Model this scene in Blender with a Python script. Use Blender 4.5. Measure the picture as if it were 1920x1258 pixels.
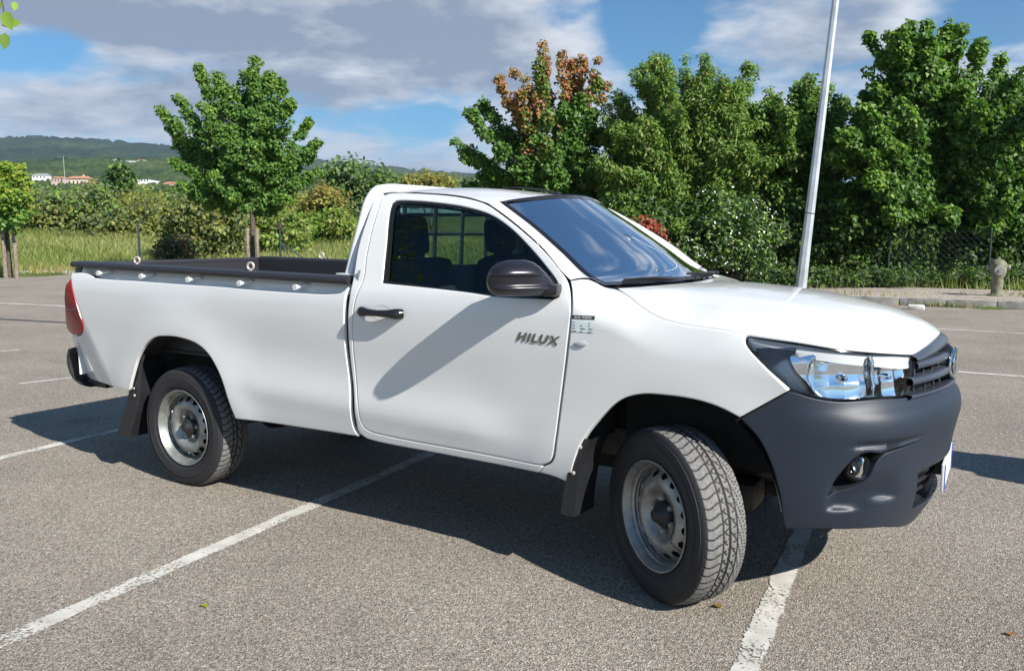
import bpy, bmesh, math, random
import numpy as np
from mathutils import Vector, Matrix
from mathutils.geometry import delaunay_2d_cdt
R = math.radians
scene = bpy.context.scene
COL = scene.collection
for o in list(bpy.data.objects): bpy.data.objects.remove(o, do_unlink=True)

# ------------------------------------------------------------------ camera
cam_d = bpy.data.cameras.new('camera'); cam = bpy.data.objects.new('camera', cam_d); COL.objects.link(cam)
cam_d.sensor_width = 36; cam_d.lens = 1550/1920*36; cam_d.clip_end = 12000; cam_d.clip_start = .05
cam.location = (0, 0, 1.5307); cam.rotation_euler = (math.pi/2 - 0.119, 0, 0)
scene.camera = cam

# ------------------------------------------------------------------ sky, sun, exposure
SUN_AZ = -45.8          # degrees in the ground plane, from +x
SUN_EL = 35.0
sd = Vector((math.cos(R(SUN_AZ))*math.cos(R(SUN_EL)), math.sin(R(SUN_AZ))*math.cos(R(SUN_EL)), math.sin(R(SUN_EL))))
sun_d = bpy.data.lights.new('sun', 'SUN'); sun = bpy.data.objects.new('sun', sun_d); COL.objects.link(sun)
sun_d.energy = 5.0; sun_d.angle = R(.5); sun_d.color = (1, .95, .87)
sun.rotation_euler = sd.to_track_quat('Z', 'Y').to_euler()
scene.view_settings.view_transform = 'Standard'; scene.view_settings.look = 'None'
scene.view_settings.exposure = 0.79; scene.view_settings.gamma = 1.0; scene.view_settings.use_curve_mapping = False
scene.render.engine = 'CYCLES'
scene.cycles.max_bounces = 6; scene.cycles.transparent_max_bounces = 12; scene.cycles.diffuse_bounces = 2
scene.cycles.use_denoising = True; scene.cycles.caustics_reflective = False; scene.cycles.caustics_refractive = False

world = bpy.data.worlds.new('World'); scene.world = world; world.use_nodes = True
def build_world():
    nt = world.node_tree; N = nt.nodes; L = nt.links; N.clear()
    out = N.new('ShaderNodeOutputWorld'); bg = N.new('ShaderNodeBackground'); L.new(bg.outputs[0], out.inputs[0])
    sky = N.new('ShaderNodeTexSky'); sky.sky_type = 'NISHITA'; sky.sun_disc = False
    sky.sun_elevation = R(SUN_EL); sky.sun_rotation = R(90 - SUN_AZ); sky.air_density = 1.0; sky.dust_density = .25; sky.ozone_density = 3.0
    tc = N.new('ShaderNodeTexCoord'); gen = tc.outputs['Generated']
    def vm(op, a, b=None):
        n = N.new('ShaderNodeVectorMath'); n.operation = op
        for i, q in enumerate((a, b)):
            if q is None: continue
            if isinstance(q, (tuple, list)): n.inputs[i].default_value = q
            elif isinstance(q, (int, float)): n.inputs['Scale'].default_value = q
            else: L.new(q, n.inputs[i])
        return n
    def mm(op, *a, clamp=False):
        n = N.new('ShaderNodeMath'); n.operation = op; n.use_clamp = clamp
        for i, q in enumerate(a):
            if isinstance(q, (int, float)): n.inputs[i].default_value = q
            else: L.new(q, n.inputs[i])
        return n.outputs[0]
    def noise(vec, scale, detail=8, rough=.55, dist=0.0):
        n = N.new('ShaderNodeTexNoise'); L.new(vec, n.inputs['Vector']); n.inputs['Scale'].default_value = scale
        n.inputs['Detail'].default_value = detail; n.inputs['Roughness'].default_value = rough; n.inputs['Distortion'].default_value = dist
        return n.outputs['Fac']
    def mapr(v, a, b, c=0.0, d=1.0, smooth=True):
        n = N.new('ShaderNodeMapRange'); n.interpolation_type = 'SMOOTHSTEP' if smooth else 'LINEAR'
        L.new(v, n.inputs[0])
        for i, q in enumerate((a, b, c, d)): n.inputs[i+1].default_value = q
        return n.outputs[0]
    sep = N.new('ShaderNodeSeparateXYZ'); L.new(gen, sep.inputs[0])
    # a cloud deck: direction / (z + margin) gives the position on the deck
    zc = mm('MAXIMUM', mm('ADD', sep.outputs[2], .20), .04)
    inv = mm('DIVIDE', 1.0, zc)
    deck = N.new('ShaderNodeVectorMath'); deck.operation = 'SCALE'; L.new(gen, deck.inputs[0]); L.new(inv, deck.inputs['Scale'])
    flat = vm('MULTIPLY', deck.outputs[0], (1, 1, .55)).outputs[0]
    def density(p):
        big = noise(vm('ADD', p, (3.7, 1.3, 0)).outputs[0], .95, 9, .54, .25)
        det = noise(vm('ADD', p, (9.1, 4.2, 0)).outputs[0], 3.0, 8, .58, .2)
        return mm('ADD', mm('MULTIPLY', big, .64), mm('MULTIPLY', det, .36))
    dens0 = density(flat)
    # the same field a step towards the sun: thinner there means this side of the billow is lit
    lit = mm('SUBTRACT', dens0, density(vm('ADD', flat, (sd.x*.16, sd.y*.16, sd.z*.16)).outputs[0]))
    def hole(px, rx, ry, amt, dens):
        d = vm('MULTIPLY', vm('SUBTRACT', gen, px).outputs[0], (1/rx, 1/rx, 1/ry)).outputs[0]
        l = N.new('ShaderNodeVectorMath'); l.operation = 'LENGTH'; L.new(d, l.inputs[0])
        return mm('ADD', dens, mm('MULTIPLY', mapr(l.outputs['Value'], 1.0, 0.0), amt))
    dens = dens0
    for px, rx, ry, amt in HOLES: dens = hole(px, rx, ry, amt, dens)
    # the cover breaks up overhead and behind, as the windscreen reflects open blue and the shade is deep
    dens = mm('SUBTRACT', dens, mapr(sep.outputs[2], .33, .62, 0.0, .13))
    dens = mm('SUBTRACT', dens, mapr(sep.outputs[1], .25, -.45, 0.0, .08))
    cover = mapr(dens, .39, .53)
    thick = mm('SUBTRACT', mapr(dens, .42, .62, 0.0, 1.0), mm('MULTIPLY', lit, 9.0), clamp=True)
    ccol = N.new('ShaderNodeMixRGB'); L.new(thick, ccol.inputs[0]); ccol.inputs[1].default_value = (7.4, 7.8, 8.4, 1); ccol.inputs[2].default_value = (2.75, 3.4, 4.6, 1)
    # towards the horizon clouds are seen through more air
    hz = mapr(sep.outputs[2], .0, .25)
    hcol = N.new('ShaderNodeMixRGB'); L.new(hz, hcol.inputs[0]); hcol.inputs[1].default_value = (3.9, 5.1, 7.2, 1); L.new(ccol.outputs[0], hcol.inputs[2])
    mixf = N.new('ShaderNodeMixRGB'); mixf.inputs[0].default_value = .45; L.new(ccol.outputs[0], mixf.inputs[1]); L.new(hcol.outputs[0], mixf.inputs[2])
    mix = N.new('ShaderNodeMixRGB'); L.new(mm('MULTIPLY', cover, mapr(sep.outputs[2], -.02, .05, .8, 1.0)), mix.inputs[0])
    deep = N.new('ShaderNodeMixRGB'); deep.blend_type = 'MULTIPLY'; deep.inputs[0].default_value = 1; deep.inputs[2].default_value = (.50, .90, 1.12, 1); L.new(sky.outputs[0], deep.inputs[1])
    L.new(deep.outputs[0], mix.inputs[1]); L.new(mixf.outputs[0], mix.inputs[2])
    L.new(mix.outputs[0], bg.inputs[0]); bg.inputs[1].default_value = .060
def pixdir(x, y):
    """direction of a photo pixel, for placing the gaps in the cloud cover"""
    cp, sp = math.cos(.119), math.sin(.119); a = (x-960)/1550; b = -(y-629)/1550
    v = Vector((a, cp + b*sp, -sp + b*cp)); v.normalize(); return tuple(v)
HOLES = [(pixdir(70, 85), .085, .045, -.125), (pixdir(1215, 30), .08, .10, -.19), (pixdir(1890, 30), .15, .07, -.17),
         (pixdir(820, 245), .11, .075, -.135), (pixdir(600, 110), .45, .08, .09), (pixdir(200, 30), .30, .05, .09), (pixdir(1500, 60), .14, .08, .07), (pixdir(180, 190), .25, .06, .07)]
build_world()

# ------------------------------------------------------------------ helpers
MATS = {}
def mat(name, col, rough=.6, metal=0.0, coat=0.0, spec=.5, noise=None, bump=None, emit=None):
    """noise=(scale, amount) colour variation; bump=(scale, strength)"""
    if name in MATS: return MATS[name]
    m = bpy.data.materials.new(name); m.use_nodes = True; nt = m.node_tree; b = nt.nodes['Principled BSDF']
    b.inputs['Base Color'].default_value = (*col, 1); b.inputs['Roughness'].default_value = rough; b.inputs['Metallic'].default_value = metal
    b.inputs['Coat Weight'].default_value = coat; b.inputs['Coat Roughness'].default_value = .06; b.inputs['Specular IOR Level'].default_value = spec
    if noise or bump:
        tc = nt.nodes.new('ShaderNodeTexCoord')
    if noise:
        n = nt.nodes.new('ShaderNodeTexNoise'); nt.links.new(tc.outputs['Object'], n.inputs['Vector']); n.inputs['Scale'].default_value = noise[0]; n.inputs['Detail'].default_value = 6
        r = nt.nodes.new('ShaderNodeMapRange'); nt.links.new(n.outputs['Fac'], r.inputs[0]); r.inputs[1].default_value = .3; r.inputs[2].default_value = .7
        r.inputs[3].default_value = 1 - noise[1]; r.inputs[4].default_value = 1 + noise[1]
        mu = nt.nodes.new('ShaderNodeVectorMath'); mu.operation = 'SCALE'; mu.inputs[0].default_value = col; nt.links.new(r.outputs[0], mu.inputs['Scale'])
        nt.links.new(mu.outputs[0], b.inputs['Base Color'])
    if bump:
        n = nt.nodes.new('ShaderNodeTexNoise'); nt.links.new(tc.outputs['Object'], n.inputs['Vector']); n.inputs['Scale'].default_value = bump[0]; n.inputs['Detail'].default_value = 5
        bp = nt.nodes.new('ShaderNodeBump'); bp.inputs['Strength'].default_value = bump[1]; bp.inputs['Distance'].default_value = .01
        nt.links.new(n.outputs['Fac'], bp.inputs['Height']); nt.links.new(bp.outputs[0], b.inputs['Normal'])
    MATS[name] = m; return m
def glass(name, tint, gloss_col=(1, 1, 1), rough=.02, ior=1.5, base=0.0):
    if name in MATS: return MATS[name]
    m = bpy.data.materials.new(name); m.use_nodes = True; nt = m.node_tree; N = nt.nodes; L = nt.links; N.clear()
    o = N.new('ShaderNodeOutputMaterial'); mx = N.new('ShaderNodeMixShader'); t = N.new('ShaderNodeBsdfTransparent'); g = N.new('ShaderNodeBsdfGlossy'); f = N.new('ShaderNodeFresnel')
    f.inputs['IOR'].default_value = ior; t.inputs[0].default_value = (*tint, 1); g.inputs[0].default_value = (*gloss_col, 1); g.inputs['Roughness'].default_value = rough
    ad = N.new('ShaderNodeMath'); ad.operation = 'ADD'; ad.use_clamp = True; ad.inputs[1].default_value = base; L.new(f.outputs[0], ad.inputs[0])
    L.new(ad.outputs[0], mx.inputs[0]); L.new(t.outputs[0], mx.inputs[1]); L.new(g.outputs[0], mx.inputs[2]); L.new(mx.outputs[0], o.inputs[0])
    MATS[name] = m; return m

def link(name, me, parent=None, loc=None, rot=None, **tags):
    o = bpy.data.objects.new(name, me); COL.objects.link(o)
    if parent is not None: o.parent = parent
    if loc is not None: o.location = loc
    if rot is not None: o.rotation_euler = rot
    for k, v in tags.items(): o[k] = v
    return o
def mesh_np(name, V, F, mats, parent=None, normals=None, smooth=True, mi=None, **tags):
    """V (n,3), F list of tuples or (m,k) array"""
    me = bpy.data.meshes.new(name)
    V = np.asarray(V, np.float32)
    if isinstance(F, np.ndarray) and F.ndim == 2:
        k = F.shape[1]; m = len(F)
        me.vertices.add(len(V)); me.vertices.foreach_set('co', V.ravel())
        me.loops.add(m*k); me.loops.foreach_set('vertex_index', F.astype(np.int32).ravel())
        me.polygons.add(m); me.polygons.foreach_set('loop_start', np.arange(0, m*k, k, dtype=np.int32)); me.polygons.foreach_set('loop_total', np.full(m, k, np.int32))
        me.update(calc_edges=True)
    else:
        me.from_pydata([tuple(map(float, v)) for v in V], [], [tuple(int(i) for i in f) for f in F]); me.update()
    me.validate()
    if smooth: me.polygons.foreach_set('use_smooth', np.ones(len(me.polygons), bool))
    for m_ in (mats if isinstance(mats, (list, tuple)) else [mats]): me.materials.append(m_)
    if mi is not None and len(mi) == len(me.polygons): me.polygons.foreach_set('material_index', np.asarray(mi, np.int32))
    if normals is not None and len(normals) == len(me.vertices):
        nn = np.asarray(normals, float); nn /= np.linalg.norm(nn, axis=1, keepdims=True) + 1e-12
        me.normals_split_custom_set_from_vertices([tuple(q) for q in nn])
    return link(name, me, parent, **tags)
def empty(name, loc, rz=0, **tags):
    o = bpy.data.objects.new(name, None); COL.objects.link(o); o.location = loc; o.rotation_euler = (0, 0, rz); o.empty_display_size = .3
    for k, v in tags.items(): o[k] = v
    return o

class B:
    """collects shapes, then links them as one mesh"""
    def __init__(s): s.V = []; s.F = []; s.mi = []; s.n = 0
    def add(s, V, F, mi=0):
        s.V.append(np.asarray(V, float)); s.F += [tuple(int(i) + s.n for i in f) for f in F]; s.mi += [mi]*len(F); s.n += len(V); return s
    def box(s, c, d, rot=None, bev=0.0, mi=0):
        hx, hy, hz = d[0]/2, d[1]/2, d[2]/2
        if bev <= 0:
            V = np.array([(x, y, z) for x in (-hx, hx) for y in (-hy, hy) for z in (-hz, hz)])
            F = [(0,1,3,2),(4,6,7,5),(0,4,5,1),(2,3,7,6),(0,2,6,4),(1,5,7,3)]
        else:
            bm = bmesh.new(); bmesh.ops.create_cube(bm, size=1.0)
            for v in bm.verts: v.co = (v.co.x*d[0], v.co.y*d[1], v.co.z*d[2])
            bmesh.ops.bevel(bm, geom=bm.edges[:], offset=min(bev, min(d)*.45), segments=2, profile=.6, affect='EDGES')
            bm.verts.index_update(); V = np.array([v.co[:] for v in bm.verts]); F = [[v.index for v in f.verts] for f in bm.faces]; bm.free()
        if rot is not None: V = V @ np.array(rot.to_3x3() if hasattr(rot, 'to_3x3') else rot).T
        return s.add(V + np.asarray(c), F, mi)
    def tube(s, pts, r, n=10, caps=True, mi=0):
        P = np.asarray(pts, float); k = len(P); r = np.broadcast_to(np.asarray(r, float), (k,))
        T = np.gradient(P, axis=0); T /= np.linalg.norm(T, axis=1, keepdims=True) + 1e-12
        a = np.array([0, 0, 1.]) if abs(T[0][2]) < .9 else np.array([1., 0, 0]); u = np.cross(T[0], a); u /= np.linalg.norm(u)
        V = []
        for i in range(k):
            u = u - T[i]*(u@T[i]); u /= np.linalg.norm(u) + 1e-12; w = np.cross(T[i], u)
            th = np.arange(n)*2*math.pi/n
            V.append(P[i] + r[i]*(np.cos(th)[:,None]*u + np.sin(th)[:,None]*w))
        V = np.vstack(V); F = [(i*n+j, i*n+(j+1)%n, (i+1)*n+(j+1)%n, (i+1)*n+j) for i in range(k-1) for j in range(n)]
        if caps: F += [tuple(range(n))[::-1], tuple((k-1)*n + j for j in range(n))]
        return s.add(V, F, mi)
    def lathe(s, prof, n=32, axis='y', c=(0, 0, 0), mi=0, rot=None):
        """prof: (r, h) pairs; h runs along the axis"""
        th = np.arange(n)*2*math.pi/n; V = []
        for r, h in prof:
            a, b = r*np.cos(th), r*np.sin(th)
            V.append(np.stack([a, np.full(n, h), b], 1) if axis == 'y' else np.stack([a, b, np.full(n, h)], 1) if axis == 'z' else np.stack([np.full(n, h), a, b], 1))
        V = np.vstack(V); k = len(prof)
        if rot is not None: V = V @ np.array(rot).T
        F = [(i*n+j, i*n+(j+1)%n, (i+1)*n+(j+1)%n, (i+1)*n+j) for i in range(k-1) for j in range(n)]
        if axis == 'y': F = [f[::-1] for f in F]
        return s.add(V + np.asarray(c), F, mi)
    def build(s, name, mats, parent=None, smooth=True, sharp=40, **tags):
        me = bpy.data.meshes.new(name); me.from_pydata([tuple(map(float, v)) for v in np.vstack(s.V)], [], s.F); me.update()
        for m_ in (mats if isinstance(mats, (list, tuple)) else [mats]): me.materials.append(m_)
        me.polygons.foreach_set('material_index', np.asarray(s.mi, np.int32))
        if smooth:
            me.polygons.foreach_set('use_smooth', np.ones(len(me.polygons), bool)); me.set_sharp_from_angle(angle=R(sharp))
        return link(name, me, parent, **tags)
def mirror_y(o, parent):
    """copy of a part on the other flank of the truck"""
    me = o.data.copy(); co = np.empty(len(me.vertices)*3, np.float32); me.vertices.foreach_get('co', co); co = co.reshape(-1, 3); co[:,1] *= -1
    nrm = None
    if me.has_custom_normals:
        nv = np.zeros((len(me.vertices), 3)); li = np.empty(len(me.loops), np.int32); me.loops.foreach_get('vertex_index', li)
        cn = np.empty(len(me.loops)*3, np.float32); me.corner_normals.foreach_get('vector', cn); nv[li] = cn.reshape(-1, 3); nv[:,1] *= -1; nrm = nv
    me.vertices.foreach_set('co', co.ravel()); me.flip_normals(); me.update()
    if nrm is not None: me.normals_split_custom_set_from_vertices([tuple(q) for q in nrm])
    n = link(o.name.split('.')[0], me, parent); n.location = (o.location.x, -o.location.y, o.location.z)
    return n
def mirror_tree(o, parent):
    n = mirror_y(o, parent)
    for c in list(o.children):
        mirror_y(c, n)
    return n

# ---- panels: outlines cut out of a surface S(u, v)
def resample(pts, step):
    """pts: (u, v, corner) closed outline -> dense polyline, smooth between corners"""
    n = len(pts); P = np.array([(a[0], a[1]) for a in pts]); C = [a[2] for a in pts]; out = []
    for i in range(n):
        p1, p2 = P[i], P[(i+1) % n]
        p0 = P[i-1] if not C[i] else 2*p1 - p2
        p3 = P[(i+2) % n] if not C[(i+1) % n] else 2*p2 - p1
        d = np.linalg.norm(p2-p1); k = max(1, int(round(d/step)))
        a0 = np.linalg.norm(p1-p0)**.5 + 1e-6; a1 = d**.5 + 1e-6; a2 = np.linalg.norm(p3-p2)**.5 + 1e-6
        m1 = (p1-p0)/a0 - (p2-p0)/(a0+a1) + (p2-p1)/a1; m2 = (p2-p1)/a1 - (p3-p1)/(a1+a2) + (p3-p2)/a2
        m1 *= a1; m2 *= a1
        for j in range(k):
            t = j/k; out.append((1+2*t)*(1-t)**2*p1 + t*(1-t)**2*m1 + t*t*(3-2*t)*p2 + t*t*(t-1)*m2)
    return np.array(out)
def area2(P): return np.sum(P[:,0]*np.roll(P[:,1], -1) - np.roll(P[:,0], -1)*P[:,1])
def offset(P, d):
    """move a closed polyline inwards by d"""
    s = 1 if area2(P) > 0 else -1
    e = np.roll(P, -1, 0) - P; e /= np.linalg.norm(e, axis=1, keepdims=True) + 1e-12
    n = np.stack([-e[:,1], e[:,0]], 1)*s; m = n + np.roll(n, 1, 0); l = np.linalg.norm(m, axis=1, keepdims=True) + 1e-9
    m = m/l; c = np.clip((m*n).sum(1, keepdims=True), .5, 1); return P + m*d/c
def inside(Q, P):
    x, y = Q[:,0], Q[:,1]; r = np.zeros(len(Q), bool); n = len(P)
    for i in range(n):
        a, b = P[i], P[(i+1) % n]
        if a[1] == b[1]: continue
        c = (a[1] > y) != (b[1] > y); r ^= c & (x < (b[0]-a[0])*(y-a[1])/(b[1]-a[1]) + a[0])
    return r
def surf_n(S, U):
    e = 1e-3; u, v = U[:,0], U[:,1]
    n = np.cross(S(u+e, v) - S(u-e, v), S(u, v+e) - S(u, v-e)); return n/(np.linalg.norm(n, axis=1, keepdims=True) + 1e-12)
def triangulate(loops, step, outer, holes):
    pts = []; edges = []
    for lp in loops:
        k = len(pts); m = len(lp); pts += [tuple(q) for q in lp]; edges += [(k+i, k+(i+1) % m) for i in range(m)]
    nb = len(pts)
    lo, hi = outer.min(0), outer.max(0); g = []; r = 0
    y = lo[1] + step*.4
    while y < hi[1]:
        x = lo[0] + step*(.5 if r % 2 else 0); row = np.arange(x, hi[0], step); g.append(np.stack([row, np.full(len(row), y)], 1)); y += step*.866; r += 1
    g = np.vstack(g); allb = np.array(pts)
    ok = inside(g, outer)
    for h in holes: ok &= ~inside(g, h)
    g = g[ok]
    if len(g):
        dmin = np.full(len(g), 9.)
        for i in range(0, len(allb), 64): dmin = np.minimum(dmin, np.sqrt(((g[:,None]-allb[None,i:i+64])**2).sum(2)).min(1))
        g = g[dmin > step*.45]
    allp = np.vstack([allb, g]) if len(g) else allb
    vo, eo, fo, ov, oe, of = delaunay_2d_cdt([Vector((float(a), float(b))) for a, b in allp], edges, [], 0, 1e-7)
    V2 = np.array([(v.x, v.y) for v in vo]); F = np.array([f for f in fo if len(f) == 3])
    c = V2[F].mean(1); ok = inside(c, outer)
    for h in holes: ok &= ~inside(c, h)
    F = F[ok]; a = V2[F]; ar = (a[:,1,0]-a[:,0,0])*(a[:,2,1]-a[:,0,1]) - (a[:,2,0]-a[:,0,0])*(a[:,1,1]-a[:,0,1])
    F[ar < 0] = F[ar < 0][:, ::-1]
    return V2, F
def panel(name, S, outline, m, parent, holes=(), step=.035, gap=.003, fold=.02, bev=.006, off=0.0, mirror=True, bstep=.018, dense=False):
    """a sheet cut from S along the outline, edges rolled inwards"""
    O = outline if (dense or isinstance(outline, np.ndarray)) else resample(outline, bstep)
    O = offset(O, gap) if gap else O
    H = [h if isinstance(h, np.ndarray) else resample(h, bstep) for h in holes]
    loops = [O]; 
    if bev: loops.append(offset(O, bev))
    for h in H:
        loops.append(h)
        if bev: loops.append(offset(h, -bev))
    V2, F = triangulate(loops, step, O, H)
    P = S(V2[:,0], V2[:,1]); n = surf_n(S, V2); P = P + n*off
    V = [P]; NN = [n.copy()]; FF = [tuple(f) for f in F]; base = len(P)
    if fold:
        for q, sgn in [(O, 1)] + [(h, -1) for h in H]:
            q = q if area2(q) > 0 else q[::-1]
            p3 = S(q[:,0], q[:,1]); qn = surf_n(S, q); p3 = p3 + qn*off
            t = np.roll(p3, -1, 0) - np.roll(p3, 1, 0); od = np.cross(t, qn)*sgn; od /= np.linalg.norm(od, axis=1, keepdims=True) + 1e-12
            if bev:   # soften the normal of the sheet's own edge
                d = ((V2[:,None,:] - q[None])**2).sum(2); i = d.argmin(0); okk = d.min(0) < 1e-9
                NN[0][i[okk]] = n[i[okk]] + .8*od[okk]
            k = len(q); V += [p3, p3 - qn*fold]; NN += [od + .3*qn, od]
            for i in range(k):
                j = (i+1) % k; f = (base+i, base+k+i, base+k+j, base+j)
                FF.append(f if sgn > 0 else f[::-1])
            base += 2*k
    o = mesh_np(name, np.vstack(V), FF, m, parent, normals=np.vstack(NN))
    if mirror: return o, mirror_y(o, parent)
    return o
def recess(name, S, outline, depth, m, parent, floor_m=None, step=.04, mirror=True, bstep=.018, taper=0.0, dense=False):
    """a cavity behind a hole in S: walls and floor"""
    O = outline if (dense or isinstance(outline, np.ndarray)) else resample(outline, bstep); O = O if area2(O) > 0 else O[::-1]
    Ofl = offset(O, taper) if taper else O
    V2, F = triangulate([Ofl], step, Ofl, [])
    n = surf_n(S, V2); fl = S(V2[:,0], V2[:,1]) - n*depth
    a = S(O[:,0], O[:,1]); na = surf_n(S, O); b = S(Ofl[:,0], Ofl[:,1]) - surf_n(S, Ofl)*depth; k = len(O)
    a = a - na*.002
    V = np.vstack([fl, a, b]); nf = len(fl)
    FF = [tuple(f) for f in F] + [(nf+i, nf+(i+1) % k, nf+k+(i+1) % k, nf+k+i) for i in range(k)]
    mi = [1 if floor_m else 0]*len(F) + [0]*k
    o = mesh_np(name, V, FF, [m, floor_m] if floor_m else m, parent, smooth=False, mi=mi)
    if mirror: return o, mirror_y(o, parent)
    return o
def grid(name, P, m, parent, flip=False, mirror=False, **kw):
    P = np.asarray(P, float); a, b = P.shape[:2]
    F = [(i*b+j, (i+1)*b+j, (i+1)*b+j+1, i*b+j+1) for i in range(a-1) for j in range(b-1)]
    if flip: F = [f[::-1] for f in F]
    o = mesh_np(name, P.reshape(-1, 3), F, m, parent, **kw)
    if mirror: return o, mirror_y(o, parent)
    return o
def polyline(P, n):
    """resample a 3-d polyline smoothly to n points by arc length"""
    P = np.asarray(P, float); P = P[np.concatenate([[True], np.linalg.norm(np.diff(P, axis=0), axis=1) > 1e-7])]
    s = np.concatenate([[0], np.cumsum(np.linalg.norm(np.diff(P, axis=0), axis=1))]); t = np.linspace(0, s[-1], n)
    return np.stack([crs(s, P[:,k])(t) for k in range(P.shape[1])], 1)
# ---- truck surfaces (truck-local metres: x forward from the rear axle, y left, z up; right side has y < 0)
def pch(xs, ys):
    xs = np.asarray(xs, float); ys = np.asarray(ys, float); h = np.diff(xs); d = np.diff(ys) / h
    m = np.zeros_like(ys); m[0] = d[0]; m[-1] = d[-1]
    for i in range(1, len(xs) - 1):
        if d[i-1] * d[i] > 0:
            w1 = 2*h[i] + h[i-1]; w2 = h[i] + 2*h[i-1]
            m[i] = (w1 + w2) / (w1/d[i-1] + w2/d[i])
    def f(x):
        x = np.clip(np.asarray(x, float), xs[0], xs[-1])
        i = np.clip(np.searchsorted(xs, x, side='right') - 1, 0, len(xs) - 2)
        t = (x - xs[i]) / h[i]
        return ((1+2*t)*(1-t)**2*ys[i] + t*(1-t)**2*h[i]*m[i] + t*t*(3-2*t)*ys[i+1] + t*t*(t-1)*h[i]*m[i+1])
    return f
def crs(xs, ys):
    """smooth C1 cubic (finite-difference tangents), softer than pch"""
    xs = np.asarray(xs, float); ys = np.asarray(ys, float); m = np.gradient(ys, xs); h = np.diff(xs)
    def f(x):
        x = np.clip(np.asarray(x, float), xs[0], xs[-1])
        i = np.clip(np.searchsorted(xs, x, side='right') - 1, 0, len(xs) - 2)
        t = (x - xs[i]) / h[i]
        return ((1+2*t)*(1-t)**2*ys[i] + t*(1-t)**2*h[i]*m[i] + t*t*(3-2*t)*ys[i+1] + t*t*(t-1)*h[i]*m[i+1])
    return f
def sst(a, b, x):
    t = np.clip((np.asarray(x, float) - a) / (b - a), 0, 1); return t*t*(3-2*t)
f_base = crs([.20,.30,.40,.47,.53,.60,.68,.78,.90,1.03,1.14,1.21,1.265,1.295,1.40,1.50,1.60,1.68,1.73,1.765,1.79],
             [.76,.80,.842,.864,.876,.884,.887,.888,.891,.896,.896,.890,.877,.864,.822,.779,.731,.682,.640,.59,.53])
f_ysh = pch([2.60,2.66,2.72,2.783,2.845,2.92,3.00,3.085,3.175,3.364,3.452,3.7],[.835,.80,.765,.737,.742,.79,.83,.855,.865,.869,.866,.84])
f_zsh = pch([2.60,2.66,2.72,2.783,2.845,2.92,3.00,3.085,3.175,3.364,3.452,3.7],[1.345,1.335,1.328,1.316,1.304,1.278,1.237,1.204,1.183,1.167,1.155,1.13])
f_tail = crs([.4,.55,.65,.8,.95,1.1,1.2,1.28,1.36],[-.56,-.60,-.66,-.76,-.86,-.95,-1.00,-1.03,-1.05])
def Wside(x, z):
    x = np.asarray(x, float); z = np.asarray(z, float)
    w = f_base(z)
    # shallow crease above the sill (door and bed), fading towards the wheels
    zc = .66 - .04*(x-1.47)
    k = sst(.50,.75,x)*(1-sst(2.15,2.50,x))
    d = z - zc
    w = w + k*(.010*np.where(d < 0, np.exp(-(d/.07)**2), np.exp(-(d/.10)**2)) - .005*np.exp(-((d-.20)/.14)**2))
    # wheel flares
    for cx, cz, r0, a in ((0.0,.40,.53,.020),(3.085,.38,.53,.012)):
        r = np.hypot(x-cx, z-cz)
        w = w + a*np.where(r < r0, 1.0, np.exp(-((r-r0)/.16)**2))*sst(.30,.50,z)
    # bed: flank a touch hollow between wheel flare and cab
    w = w - .004*np.exp(-((x-.85)/.35)**2 - ((z-.95)/.14)**2)
    # rear quarter turns in towards the tail
    t = np.clip(f_tail(z) - x, 0, None)
    w = w - .36*t**1.5
    # front fender shoulder
    f = sst(2.62,2.82,x); ys = f_ysh(x); zs = f_zsh(x); z0 = zs - .16
    e = np.clip((z - z0)/(zs - z0), 0, 1.4)
    low = f_base(np.minimum(z, 1.05))
    r = np.hypot(x-3.085, z-.38); low = low + .012*np.where(r < .53, 1, np.exp(-((r-.53)/.16)**2))*sst(.30,.50,z)
    wf = low - (low - ys)*e**2.3
    return w*(1-f) + wf*f
def S_side(u, v): 
    u = np.asarray(u, float); v = np.asarray(v, float)
    return np.stack([u, -Wside(u, v), v], -1)
# front wrap: u = arc length along the plan curve from the fender to the centre line and on to the far side, v = z
PLAN = np.array([(3.10,-.898),(3.25,-.898),(3.40,-.896),(3.53,-.886),(3.66,-.853),(3.78,-.785),(3.88,-.685),(3.96,-.55),(4.025,-.38),(4.07,-.19),(4.085,0)])
def _plan():
    P = np.vstack([PLAN, (PLAN[:-1]*[1,-1])[::-1]])
    s = np.concatenate([[0], np.cumsum(np.hypot(*np.diff(P, axis=0).T))])
    return s, crs(s, P[:,0]), crs(s, P[:,1])
PL_S, PL_X, PL_Y = _plan()
S_MID = PL_S[len(PLAN)-1]
f_fr = crs([.24,.32,.38,.46,.56,.66,.74,.80,.85,.89,.93,.98,1.03,1.08,1.12,1.16],[-.10,-.055,-.022,.008,.032,.044,.058,.068,.058,.030,.015,.012,.006,-.008,-.03,-.06])
f_sd = crs([.24,.34,.42,.55,.70,.85,.95,1.05,1.12,1.17],[-.075,-.045,-.025,-.008,0,0,-.002,-.012,-.026,-.045])
def S_front(u, v):
    u = np.asarray(u, float); v = np.asarray(v, float); e = 1e-3
    x, y = PL_X(u), PL_Y(u); tx = PL_X(u+e)-PL_X(u-e); ty = PL_Y(u+e)-PL_Y(u-e); n = np.hypot(tx, ty)+1e-12
    w = sst(3.55, 3.97, x)
    o = f_sd(v)*(1-w) + f_fr(v)*w
    return np.stack([x + o*ty/n, y - o*tx/n, v + 0*u], -1)
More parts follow.
